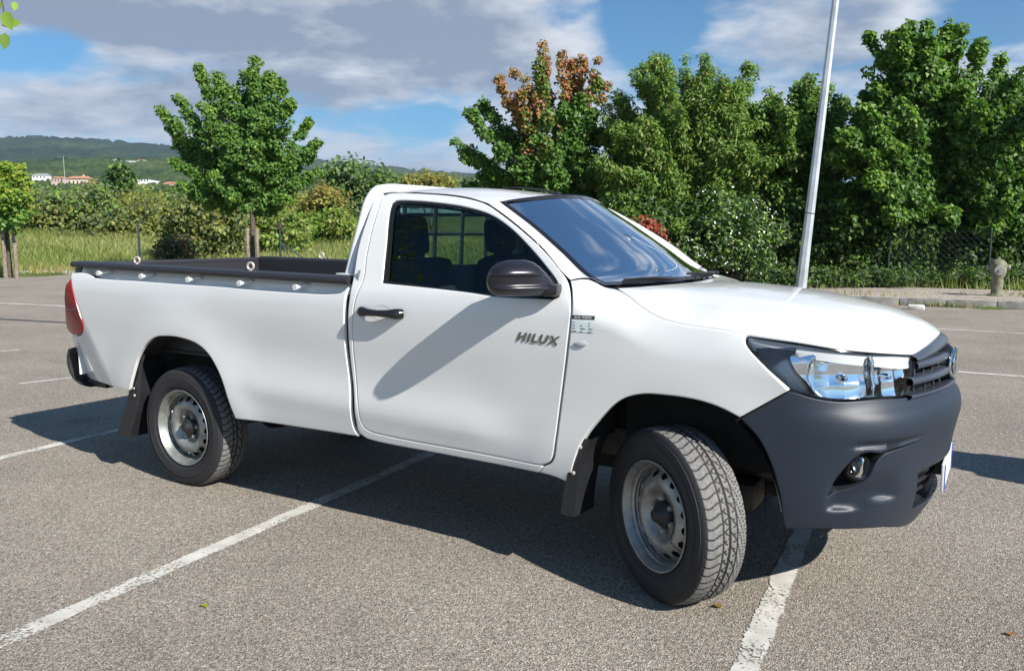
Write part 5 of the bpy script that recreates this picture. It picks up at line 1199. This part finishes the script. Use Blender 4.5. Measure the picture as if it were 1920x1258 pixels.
# ---- shrubs and hedge below the trees
def shrub(name, blobs, Y, dz, rg, mats, leaf, shape, label, cat='shrub', n=60, per=40, rad=(.25, .5), mfun=None, extra=None, group=None, kind=None, zmin=.1):
    """blobs: (px, py, px radius); tufts hang within the blobs down to the ground"""
    C = []; k = 0; w = np.array([r for _, _, r in blobs], float)**2; w /= w.sum()
    while len(C) < n:
        x, y, r = blobs[rg.choice(len(blobs), p=w)]; a = rg.uniform(0, 2*math.pi); q = r*rg.uniform(0, 1)**.5; Yq = Y + rg.normal(0, dz); p = at(x + q*math.cos(a), y + q*math.sin(a), Yq)
        gz = max(zmin, float(hgt(p[0], p[1]))); k += 1
        if p[2] > gz + .05 or k > n*20: p[2] = max(p[2], gz); C.append(p)
    C = np.array(C); Rr = rg.uniform(*rad, n); P, nn, idx = clumps(C, Rr, per, rg); V, F = leaves(P, nn, leaf, shape, rg); kf = len(SHAPES[shape][1])
    mi = np.repeat(mfun(P, rg), kf) if mfun else None
    cx = C.mean(0); cx[2] = float(hgt(cx[0], cx[1]))
    if kind: 
        return mesh_np(name, V, F, mats, None, smooth=False, mi=mi, kind=kind, label=label, category=cat)
    root = empty(name, tuple(cx), label=label, category=cat)
    if group: root['group'] = group
    b = B()
    for q in C[rg.choice(n, min(n, 14), replace=False)]: limb(b, np.array([rg.normal(0, .15), rg.normal(0, .15), -.05]), q - cx, .025, .006, rg, 5)
    b.build('stems', TWIG, root)
    mesh_np('foliage', V - cx, F, mats, root, smooth=False, mi=mi)
    if extra: extra(C - cx, Rr, root)
    return root
rg = np.random.default_rng(21)
def flowers(C, Rr, root):
    g_ = np.random.default_rng(5); P, nn, idx = clumps(C, Rr*1.05, 3, g_); nn = nn + np.array([.3, -.8, .2]); V, F = leaves(P, nn, .065, 'kite', g_, .5)
    V2_, F2_ = leaves(P + g_.normal(0, .02, P.shape), nn, .065, 'kite', g_, .5); mesh_np('blossom', np.vstack([V, V2_]), np.vstack([F, F2_ + len(V)]), PETAL, root, smooth=False, kind='stuff')
shrub('flowering_bush', [(1345,395,35),(1390,425,55),(1435,460,50),(1400,485,40),(1335,455,40),(1290,470,30)], 23.2, .5, rg, [GREEN_D, GREEN_B], .12, 'kite', 'bush dotted with small white blossoms left of the lamp post', 'bush', n=110, per=42, rad=(.22, .42), mfun=lambda P, g_: (g_.random(len(P)) < .5).astype(int), extra=flowers)
shrub('red_leaved_shrub', [(1205,432,22),(1225,440,15)], 22.0, .2, rg, [REDL, RUSSET], .14, 'kite', 'red leaved shrub seen over the far windscreen pillar', n=22, per=30, rad=(.16, .28), mfun=lambda P, g_: (g_.random(len(P)) < .4).astype(int))
shrub('hedge', [(x, 470, 55) for x in range(1130, 2060, 50)] + [(x, 410, 45) for x in range(1130, 2060, 60)], 24.9, .5, rg, [GREEN_D, GREEN_B], .15, 'kite', 'dark dense hedge under the trees along the pavement', 'hedge', n=800, per=48, rad=(.3, .55), mfun=lambda P, g_: (g_.random(len(P)) < .25).astype(int), kind='stuff')
shrub('weeds', [(x, 522, 16) for x in range(1420, 2000, 26)], 22.3, .25, rg, [GREEN_D, GREEN_B, GREY_G], .16, 'lance', 'row of green weeds at the foot of the hedge', 'weeds', n=200, per=26, rad=(.15, .3), mfun=lambda P, g_: np.where(g_.random(len(P)) < .6, 0, g_.integers(0, 3, len(P))), kind='stuff', zmin=.2)
# ---- scrub and trees beyond the field on the left
rg = np.random.default_rng(22)
shrub('scrub', [(x, 418 + 5*math.sin(x*.05), 20) for x in range(-60, 700, 22)] + [(x + 9*math.sin(x*1.7), 396 + 13*math.sin(x*.061+1) + 8*math.sin(x*.17), 14 + 9*abs(math.sin(x*.37))) for x in range(-60, 680, 17)], 62, 4, rg, [GREEN_B, OLIVE, GREY_G, OLIVE], .25, 'kite', 'mixed green scrub across the far edge of the field', 'scrub', n=1000, per=75, rad=(.7, 1.5), mfun=lambda P, g_: np.clip(np.floor(1.9 + 1.5*np.sin(P[:,0]*.37 + .5*np.sin(P[:,1]*.5)) + 1.3*np.sin(P[:,0]*.113+2 + P[:,2]*.6) + g_.normal(0, .25, len(P))), 0, 3).astype(int), kind='stuff')
shrub('scrub', [(x, 374 + 8*math.sin(x*.043+2), 12) for x in range(-40, 700, 20)], 95, 5, rg, [GREEN_D, GREEN_B, GREY_G], .40, 'kite', 'farther belt of darker trees below the village', 'scrub', n=560, per=60, rad=(1.0, 2.0), mfun=lambda P, g_: g_.integers(0, 3, len(P)), kind='stuff')
shrub('round_bush', [(345,425,40),(385,415,45),(340,455,40),(400,455,40),(430,420,40)], 44, 1.2, rg, [OLIVE, GREY_G], .24, 'kite', 'olive green rounded bush in the field left of the maple trunk', 'bush', n=170, per=40, rad=(.4, .8), mfun=lambda P, g_: (g_.random(len(P)) < .5).astype(int))
shrub('round_bush', [(500,425,36),(540,435,36),(470,440,36)], 47, 1.0, rg, [GREEN_B, OLIVE], .26, 'kite', 'green bush in the field right of the maple trunk', 'bush', n=120, per=40, rad=(.4, .8), mfun=lambda P, g_: (g_.random(len(P)) < .4).astype(int))
shrub('round_bush', [(335,470,28),(310,468,20)], 40, .5, rg, [GREEN_D, RUSSET], .16, 'kite', 'low dark brownish bush at the field edge above the bed rail', 'bush', n=60, per=36, rad=(.22, .45), mfun=lambda P, g_: (g_.random(len(P)) < .35).astype(int))
shrub('broad_tree', [(650,335,32),(690,345,32),(720,360,30),(660,375,36),(700,395,36),(630,360,20)], 58, 1.2, rg, [GREEN_D, GREEN_B, GREY_G], .34, 'kite', 'dark green broad tree standing left of the cab roof', 'tree', n=150, per=40, rad=(.6, 1.2), mfun=lambda P, g_: g_.integers(0, 3, len(P)))
shrub('autumn_shrub', [(605,368,18),(620,380,22),(585,392,18)], 54, .8, rg, [OCHRE, OLIVE], .30, 'kite', 'ochre tinted shrub right of the maple crown', 'shrub', n=50, per=36, rad=(.45, .9), mfun=lambda P, g_: (g_.random(len(P)) < .45).astype(int))
shrub('autumn_shrub', [(800,345,14),(830,348,16),(770,345,10)], 56, .8, rg, [OLIVE, OCHRE, OLIVE], .30, 'kite', 'ochre and olive shrub above the rear of the cab roof', 'shrub', n=50, per=36, rad=(.45, .9), mfun=lambda P, g_: g_.integers(0, 3, len(P)))
shrub('green_shrub', [(620,420,36),(660,430,30),(590,425,26)], 52, .8, rg, [GREEN_C, GREEN_B], .28, 'kite', 'fresh green shrub low between the maple and the cab', 'shrub', n=90, per=36, rad=(.45, .9), mfun=lambda P, g_: (g_.random(len(P)) < .6).astype(int))
shrub('dark_tree', [(222,318,12),(228,335,18),(218,350,16)], 84, .6, rg, [GREEN_D, GREEN_B], .40, 'kite', 'upright dark tree rising in front of the village roofs', 'tree', n=46, per=40, rad=(.6, 1.1), mfun=lambda P, g_: (g_.random(len(P)) < .3).astype(int))
for px, py, r_, lb in ((175, 385, 34, 'grey green tree below the village roofs left of the maple'), (100, 395, 34, 'green tree right of the young tree at the left edge')):
    shrub('field_tree', [(px, py, r_), (px-25, py+18, r_*.7), (px+28, py+16, r_*.7)], 56, 1, rg, [GREY_G, GREEN_B], .30, 'kite', lb, 'tree', n=90, per=38, rad=(.5, 1.0), mfun=lambda P, g_: (g_.random(len(P)) < .45).astype(int))

# ---- long grass on the field and weeds at the kerb
def blades(name, pts, h, w, mats, rg, label, mi=None, lean=.3):
    n = len(pts); a = rg.uniform(0, 2*math.pi, n); hh = h*rg.uniform(.5, 1.2, n); d = np.stack([np.cos(a), np.sin(a), 0*a], 1); t = rg.normal(0, lean, (n, 3)); t[:,2] = 1
    V = np.stack([pts - d*w, pts + d*w, pts + t*hh[:,None]], 1).reshape(-1, 3); F = np.arange(3*n).reshape(-1, 3)
    return mesh_np(name, V, F, mats, None, smooth=False, mi=mi, kind='stuff', label=label, category='grass')
rg = np.random.default_rng(31)
def scatter(n, xr, dr, rg, f=None):
    s_ = rg.uniform(*xr, n); d = rg.uniform(*dr, n); p = KP + s_[:,None]*E1v + d[:,None]*E2v; return np.column_stack([p, hgt(p[:,0], p[:,1])])
GRASS_A = leaf_mat('grass_pale', (.22, .24, .075), (.42, .42, .18), .3); GRASS_B = leaf_mat('grass_green', (.11, .16, .03), (.24, .29, .07), .3); GRASS_C = leaf_mat('grass_dry', (.30, .23, .08), (.44, .34, .15), .3)
n_ = 150000; p = np.column_stack([rg.uniform(-58, 4, n_), rg.uniform(20, 66, n_)]); dd, d1_, d2_ = beyond(p[:,0], p[:,1]); keep = (dd > .35) & ((d1_ > 1.75) | (d2_ > .35)); p = p[keep]; dd = dd[keep]
p = np.column_stack([p, hgt(p[:,0], p[:,1])]); q = .9 + 1.0*np.sin(p[:,0]*.35)*np.sin(p[:,1]*.27) + rg.normal(0, .9, len(p)); mi = np.where(q < .9, 0, 1); mi[(dd < 2.8) & (rg.random(len(p)) < .45)] = 2
blades('grass', p, .36, .020, [GRASS_A, GRASS_B, GRASS_C], rg, 'long pale green grass of the field beyond the car park', mi, lean=.5)
p = scatter(5200, (-16, 20), (.2, 4.3), rg); keep = (np.sin(p[:,0]*1.7) + np.sin(p[:,1]*2.3+1) + rg.normal(0, .7, len(p))) > 1.15; p = p[keep]; p[:,2] = .165
blades('grass', p, .14, .014, [GRASS_C, GRASS_B], rg, 'dry tufts of grass on the pavement', (rg.random(len(p)) < .3).astype(int))
p = scatter(3600, (-12, 16), (-.12, .0), rg); keep = (np.sin(p[:,0]*2.1 + .5) + rg.normal(0, .5, len(p))) > .8; p = p[keep]; p[:,2] = .0
blades('grass', p, .17, .012, [GRASS_C, GRASS_B], rg, 'weeds growing along the foot of the kerb', (rg.random(len(p)) < .5).astype(int))
p = scatter(1500, (-3, 16), (4.0, 5.2), rg); p[:,2] = .16
blades('grass', p, .4, .014, [GRASS_B, GRASS_A], rg, 'taller grass along the hedge foot', (rg.random(len(p)) < .35).astype(int))

# ------------------------------------------------------------------ hills and village
def canopy_mat(name, a, c, e_, sc):
    m, nt, N, L, b = nodes_mat(name); tc = N.new('ShaderNodeTexCoord'); ob = tc.outputs['Object']
    n = N.new('ShaderNodeTexNoise'); n.inputs['Scale'].default_value = sc; n.inputs['Detail'].default_value = 10; n.inputs['Roughness'].default_value = .72; L.new(ob, n.inputs['Vector'])
    n2 = N.new('ShaderNodeTexNoise'); n2.inputs['Scale'].default_value = sc*.12; n2.inputs['Detail'].default_value = 4; L.new(ob, n2.inputs['Vector'])
    ad = N.new('ShaderNodeMath'); ad.operation = 'MULTIPLY_ADD'; L.new(n2.outputs['Fac'], ad.inputs[0]); ad.inputs[1].default_value = 1.0; ad.inputs[2].default_value = -.5
    a2 = N.new('ShaderNodeMath'); a2.operation = 'ADD'; L.new(ad.outputs[0], a2.inputs[0]); L.new(n.outputs['Fac'], a2.inputs[1])
    r = N.new('ShaderNodeValToRGB'); L.new(a2.outputs[0], r.inputs[0]); el = r.color_ramp.elements; el[0].position = .33; el[0].color = (*a, 1); el[1].position = .72; el[1].color = (*e_, 1); q = el.new(.52); q.color = (*c, 1)
    L.new(r.outputs[0], b.inputs['Base Color']); b.inputs['Roughness'].default_value = 1; b.inputs['Specular IOR Level'].default_value = .05; return m
def ridge(name, prof, Y0, Y1_, zb, m, rg, bump_, n=(320, 40), pw=1.0):
    """wooded slope: crest given as (photo px, py) at distance Y1_, foot at distance Y0"""
    px = np.linspace(prof[0][0], prof[-1][0], n[0]); py = np.interp(px, [a for a, _ in prof], [c for _, c in prof]); V = []
    ph = rg.uniform(0, 6, 12)
    for k in range(n[1]):
        t = k/(n[1]-1); Y = Y0 + (Y1_-Y0)*t
        for x, y in zip(px, py):
            c = at(x, y, Y1_); f = at(x, 440, Y); z = zb + (c[2]-zb)*(t**pw); V.append((c[0]*Y/Y1_, Y, z + bump_*(rg.random()-.5)*2*(.3 + .7*t) + bump_*2*math.sin(x*.05 + ph[k % 12])*t*(1-t)))
    V = np.array(V); a, b_ = n; i, j = np.meshgrid(np.arange(b_-1), np.arange(a-1), indexing='ij'); F = np.stack([i*a+j, i*a+j+1, (i+1)*a+j+1, (i+1)*a+j], -1).reshape(-1, 4)
    return mesh_np(name, V, F, m, None, smooth=False, kind='structure')
rg = np.random.default_rng(41)
ridge('hills', [(-900, 300), (-300, 262), (0, 258), (90, 257), (180, 262), (330, 274), (480, 290), (620, 303), (700, 310), (850, 325), (1100, 345), (1700, 360)], 1500, 3200, 60, canopy_mat('far_forest', (.008, .020, .012), (.022, .045, .020), (.060, .085, .032), .018), rg, 7, (420, 60))
ridge('hills', [(-900, 320), (0, 305), (80, 300), (180, 296), (330, 300), (430, 312), (560, 318), (700, 322), (850, 330), (1200, 350)], 420, 1150, 16, canopy_mat('near_slope', (.020, .040, .015), (.050, .080, .028), (.11, .135, .050), .05), rg, 3.0, (420, 60), 1.2)
WALLS = {'cream': mat('wall_cream', (.62, .55, .42), .9), 'white': mat('wall_white', (.74, .74, .72), .9), 'pink': mat('wall_pink', (.50, .37, .32), .9)}
TILE = mat('roof_terracotta', (.42, .20, .12), .9, noise=(.6, .3)); SHEET = mat('roof_grey', (.42, .43, .44), .7); PANE = mat('dark_pane', (.04, .05, .06), .3)
def house(px, py, wpx, hpx, Y, wall, roof, label, rh=.35, dep=9, rz=0.0, nw=4, chim=False):
    c = at(px, py, Y); w = wpx*Y/1550; h = hpx*Y/1550; root = empty('house', (c[0], Y, c[2]-h), rz, label=label, category='house', group='houses of the far village')
    b = B(); b.box((0, 0, h*.5 - 4), (w, dep, h + 8)); b.build('wall', WALLS[wall], root, smooth=False)
    r = w*.06; zr = h*rh; b = B(); b.add([(-w/2-r, -dep/2-r, h), (w/2+r, -dep/2-r, h), (w/2+r, dep/2+r, h), (-w/2-r, dep/2+r, h), (-w/2+dep*.15, 0, h+zr), (w/2-dep*.15, 0, h+zr)], [(0, 1, 5, 4), (2, 3, 4, 5), (1, 2, 5), (3, 0, 4), (3, 2, 1, 0)]); rf = b.build('roof', roof, root, smooth=False)
    if chim: b = B(); b.box((w*.2, 0, h+zr), (w*.05, w*.05, zr*.8)); b.build('chimney', WALLS['white'], rf)
    for k in range(nw):
        b = B(); b.box((-w/2 + w*(k+.5)/nw, -dep/2 - .05, h*.55), (w/nw*.38, .1, h*.36)); b.build('window', PANE, root)
house(78, 329, 26, 8, 760, 'white', SHEET, 'small white house with pale roof right of the young tree', .35)
house(112, 335, 22, 9, 700, 'pink', TILE, 'pinkish house with tiled roof left of the big cream house', .4)
house(150, 336, 36, 15, 720, 'cream', TILE, 'largest cream house with terracotta roof in the village', .35, nw=5, chim=True)
house(172, 345, 26, 8, 690, 'pink', TILE, 'low terracotta roofed house in front of the cream house', .5)
house(196, 340, 30, 10, 730, 'pink', TILE, 'pinkish row house left of the upright dark tree', .4)
house(266, 336, 46, 10, 740, 'white', SHEET, 'long white industrial shed right of the upright dark tree', .15, dep=22, nw=9)
house(322, 346, 24, 11, 700, 'cream', TILE, 'cream house with terracotta roof half hidden by the maple', .4)
house(201, 304, 12, 8, 1080, 'pink', TILE, 'pinkish house highest up the slope', .4)
house(219, 301, 12, 6, 1090, 'white', SHEET, 'tiny white house just right of the highest pink house', .3)
house(246, 302, 16, 5, 1080, 'white', SHEET, 'flat pale shed on the upper slope', .2)
house(266, 301, 12, 5, 1080, 'cream', TILE, 'tiny cream house at the right end of the upper row', .3)
b = B(); c = at(121, 330, 690); b.tube([(c[0], 690, c[2]-8), (c[0], 690, at(121, 294, 690)[2])], [.22, .15], 6); o = b.build('mast', mat('mast_grey', (.42, .43, .44), .6), None); o['label'] = 'thin pale mast standing among the village roofs'; o['category'] = 'mast'

# ------------------------------------------------------------------ street furniture
GALV = mat('galvanised_steel', (.50, .53, .56), .45, metal=.55, noise=(3, .18))
lp = at(1501, 546, 21.5); lp[2] = .16
lt = at(1567, 0, 21.5); top_h = 9.5
k = (lt[0]-lp[0])/(lt[2]-lp[2])
root = empty('street_lamp', tuple(lp), label='tall grey octagonal steel lamp post leaning slightly right', category='lamp post')
b = B(); b.tube([(0, 0, 0), (k*1.4, 0, 1.4), (k*5, 0, 5), (k*top_h, 0, top_h)], [.150, .128, .105, .07], 8); b.build('pole', GALV, root, sharp=30)
b = B(); b.tube([(0, 0, 0), (0, 0, .03)], [.22, .22], 8); b.build('base_plate', GALV, root, sharp=30)
b = B(); b.tube([(k*1.95-.002, 0, 1.95), (k*1.97, 0, 1.97)], [.1325, .1325], 8); b.build('joint_ring', FRAME, root, sharp=30)
b = B(); b.tube(polyline([(k*top_h, 0, top_h-.05), (k*top_h-.1, -.5, top_h+.25), (k*top_h-.2, -1.3, top_h+.4)], 10), .035, 8); b.build('arm', GALV, root)
b = B(); b.box((k*top_h-.22, -1.6, top_h+.42), (.26, .7, .12), bev=.04); b.build('lantern', GALV, root)
# fire hydrant
HYD = mat('hydrant_mossy_paint', (.17, .175, .115), .9, noise=(9, .45), bump=(25, .6)); HYDC = mat('hydrant_cap', (.27, .26, .24), .8, noise=(12, .3))
hb_ = at(1868, 556, 19.2); hb_[2] = .16
root = empty('fire_hydrant', tuple(hb_), -.40, label='mossy grey fire hydrant standing on the pavement', category='fire hydrant')
b = B(); b.lathe([(.20, 0), (.20, .03), (.13, .05), (.125, .10), (.12, .42), (.15, .46), (.165, .50), (.175, .60), (.175, .68), (.185, .70), (.185, .725), (.16, .78), (.11, .83), (.04, .855), (.03, .90), (0, .905)], 22, 'z'); b.build('body', HYD, root)
b = B(); b.lathe([(.0, -.27), (.105, -.265), (.115, -.25), (.115, -.20), (.09, -.18), (.09, 0)], 22, 'y', (0, 0, .60)); b.lathe([(0, -.30), (.03, -.30), (.03, -.265)], 8, 'y', (0, 0, .60)); b.build('front_cap', HYDC, root)
for s in (-1, 1):
    b = B(); b.lathe([(.0, s*.25), (.05, s*.245), (.058, s*.23), (.058, s*.20), (.045, s*.18), (.045, 0)], 16, 'x', (0, 0, .66)); b.build('side_cap', HYDC, root)
# loose white block at the kerb
b = B(); b.box((0, 0, .05), (.32, .14, .10), Matrix.Rotation(.1, 3, 'X'), bev=.03); o = b.build('stone_block', mat('chalky_block', (.66, .63, .58), .9, noise=(9, .25), bump=(30, .6)), None)
q = P2(1.1, -.15); gq = at(1718, 574, 17.4); o.location = (gq[0], gq[1], 0.0); o.rotation_euler = (0, 0, -.53); o['label'] = 'pale broken stone block lying against the kerb'; o['category'] = 'stone'
# fences
GP = mat('fence_green', (.012, .034, .028), .6); GREYP = mat('post_concrete', (.42, .42, .40), .9, noise=(10, .2))
def fence(pa, pb, n, h, label, mesh=True, z0=.12):
    root = empty('wire_fence', (pa[0], pa[1], z0), label=label, category='fence'); pa = np.array(pa, float); pb = np.array(pb, float); d = (pb-pa)
    for k in range(n):
        q = d*k/(n-1); b = B(); b.tube([(q[0], q[1], -.3), (q[0], q[1], h)], .028, 8); b.build('post', GP, root)
    for z in np.linspace(.12, h-.06, 9 if mesh else 3):
        b = B(); b.tube([(0, 0, z), (d[0]/2, d[1]/2, z-.015), (d[0], d[1], z)], .004, 4); b.build('wire', GP, root)
    if mesh:
        l = np.linalg.norm(d); t = d/l; b = B(); st = .16
        for u in np.arange(-h, l, st):
            a0, a1 = max(u, 0), min(u+h, l)
            if a1 > a0:
                b.tube([(*(t*a0), a0-u), (*(t*a1), a1-u)], .0028, 3, caps=False); b.tube([(*(t*a0), h-(a0-u)), (*(t*a1), h-(a1-u))], .0028, 3, caps=False)
        b.build('wire_netting', GP, root, kind='stuff')
    return root
fence(P2(-9, 5.5), P2(1, 5.5), 5, 1.6, 'green wire netting fence in front of the hedge behind the pavement')
c1 = at(527, 505, 36); c1[2] = float(hgt(c1[0], c1[1]))
root = empty('fence_post', tuple(c1), label='green metal fence post with two slanting braces behind the bed', category='fence post'); hp = at(527, 424, 36)[2] - c1[2]
b = B(); b.tube([(0, 0, -.2), (0, 0, hp)], .05, 8); b.build('post', GP, root)
for dx in (.75, 1.7):
    b = B(); b.tube([(0, 0, hp*.62), (dx, .1, -.05)], .030, 6); b.build('brace', GP, root)
b = B(); b.box((0, 0, hp), (.16, .12, .32), bev=.03); b.build('post_cap', FRAME, root)
c2 = at(263, 500, 37); c2[2] = float(hgt(c2[0], c2[1])); b = B(); b.tube([(0, 0, -.2), (0, 0, at(263, 417, 37)[2] - c2[2])], [.06, .05], 6); o = b.build('fence_post', GREYP, None); o.location = tuple(c2); o['label'] = 'pale grey post standing alone in the grass field'; o['category'] = 'fence post'
c3 = at(1269, 500, 23.0); c3[2] = .15; b = B(); b.tube([(0, 0, -.2), (0, 0, at(1269, 455, 23)[2] - .15)], .045, 6); o = b.build('fence_post', STAKE, None); o.location = tuple(c3); o['label'] = 'short weathered post beside the far windscreen pillar'; o['category'] = 'fence post'

# ------------------------------------------------------------------ near tree off to the left: one sprig hangs into the picture
rg = np.random.default_rng(51)
tb = np.array([-4.6, 4.3, 0.0]); root = empty('lime_tree', tuple(tb), label='leafy sprig of a near tree hanging in at the top left corner', category='tree')
b = B(); b.tube(polyline([(0, 0, -.1), (.02, 0, 1.2), (-.03, .05, 2.4), (0, 0, 3.6), (.1, 0, 5.2)], 14), np.linspace(.10, .04, 14), 9)
spr = [at(-60, -30, 4.0) - tb, at(6, 5, 3.9) - tb, at(12, 45, 3.85) - tb]
b.tube(polyline([(0, 0, 2.7), (.8, -.1, 3.2), spr[0], spr[1], spr[2]], 20), np.linspace(.022, .003, 20), 6); b.build('trunk', BARK, root)
LP = np.array([at(8, 22, 3.85), at(10, 62, 3.85), at(40, 45, 3.9), at(4, 4, 3.9), at(28, 4, 3.95), at(-20, 30, 3.9), at(-30, 0, 3.9)]) - tb
V, F = leaves(LP, np.tile(np.array([.2, -.8, .3]), (len(LP), 1)), .080, 'ovate', rg, .25, 1.2)
C = np.array([(rg.normal(-.5, .9), rg.normal(-.3, .9), rg.uniform(3.4, 6.0)) for _ in range(150)]); C = C[(C[:,0] < .35)]
Pq, nn, idx = clumps(C, np.full(len(C), .35), 20, rg); V2_, F2_ = leaves(Pq, nn, .09, 'ovate', rg)
mesh_np('crown', np.vstack([V, V2_]), np.vstack([F, F2_ + len(V)]), [GREEN_C], root, smooth=False)
# fallen leaves and grit on the asphalt
for gx, gy, lb in ((380, 1136, 'yellow fallen leaf on the asphalt right of the long bay line'), (1348, 1142, 'brown fallen leaf on the asphalt just right of the front tyre'), (1895, 1194, 'orange fallen leaf on the asphalt near the lower right corner')):
    cp, sp = math.cos(.119), math.sin(.119); a = (gx-960)/1550; bb2 = -(gy-629)/1550; kk = -1.5307/(-sp + bb2*cp); q = np.array([a*kk, (cp + bb2*sp)*kk, .006])
    V, F = leaves(np.array([[0, 0, .004]]), np.array([[0, 0, 1.]]), .036, 'maple', rg, .15, 0); o = mesh_np('fallen_leaf', V, F, [YELLOW if gx < 500 else OCHRE if gx < 1500 else ORANGE], None, smooth=False); o.location = tuple(q); o['label'] = lb; o['category'] = 'leaf'

# ------------------------------------------------------------------ unseen stand-in added out of view right to cast the shadow beside the bumper
cw, sw = math.cos(-.547), math.sin(-.547); cl = np.array([6.20, 1.80]); cwd = np.array([-1.5872 + cw*cl[0] - sw*cl[1], 5.7067 + sw*cl[0] + cw*cl[1]])
TMC = mat('caster_blue_paint', (.05, .10, .20), .4, coat=.5); tm = empty('shadow_caster', (cwd[0], cwd[1], 0), -.547, label='unseen blue stand-in added to cast the shadow beside the front bumper', category='shadow caster')
b = B(); b.box((0, 0, .04), (.60, .80, .08), bev=.02); b.build('plinth', CONC, tm)
b = B(); b.box((0, 0, .70), (.42, .66, 1.26), bev=.04); b.build('cabinet', TMC, tm)
b = B(); b.add([(-.20, -.26, 1.31), (.20, -.26, 1.31), (.20, .26, 1.31), (-.20, .26, 1.31), (-.16, -.17, 1.76), (.04, -.17, 1.76), (.04, .17, 1.76), (-.16, .17, 1.76)], [(0, 1, 5, 4), (1, 2, 6, 5), (2, 3, 7, 6), (3, 0, 4, 7), (4, 5, 6, 7), (3, 2, 1, 0)]); hd_ = b.build('head', TMC, tm, smooth=False)
b = B(); b.box((.135, 0, 1.53), (.012, .26, .22), Matrix.Rotation(-.33, 3, 'Y'), bev=.004); b.build('screen', PANE, hd_)
b = B(); b.box((.212, .12, .95), (.01, .16, .10), bev=.004); b.build('caster_tray', BLACK, tm)
for y in (-.15, .02): b = B(); b.box((.213, y, 1.15), (.01, .09, .06), bev=.003); b.build('caster_slot', STEEL, tm)

# ------------------------------------------------------------------ the air between here and the hills
m, nt, N, L, b = nodes_mat('haze_air'); N.remove(b); v = N.new('ShaderNodeVolumePrincipled'); v.inputs['Color'].default_value = (.62, .78, 1.0, 1); v.inputs['Density'].default_value = HAZE; v.inputs['Anisotropy'].default_value = .2
L.new(v.outputs[0], N['Material Output'].inputs['Volume'])
bx_ = B(); bx_.box((0, 1300, 210), (9800, 9200, 640)); o = bx_.build('haze', m, None, smooth=False, kind='stuff'); o['label'] = 'thin blue haze over the valley and hills'; o['category'] = 'haze'
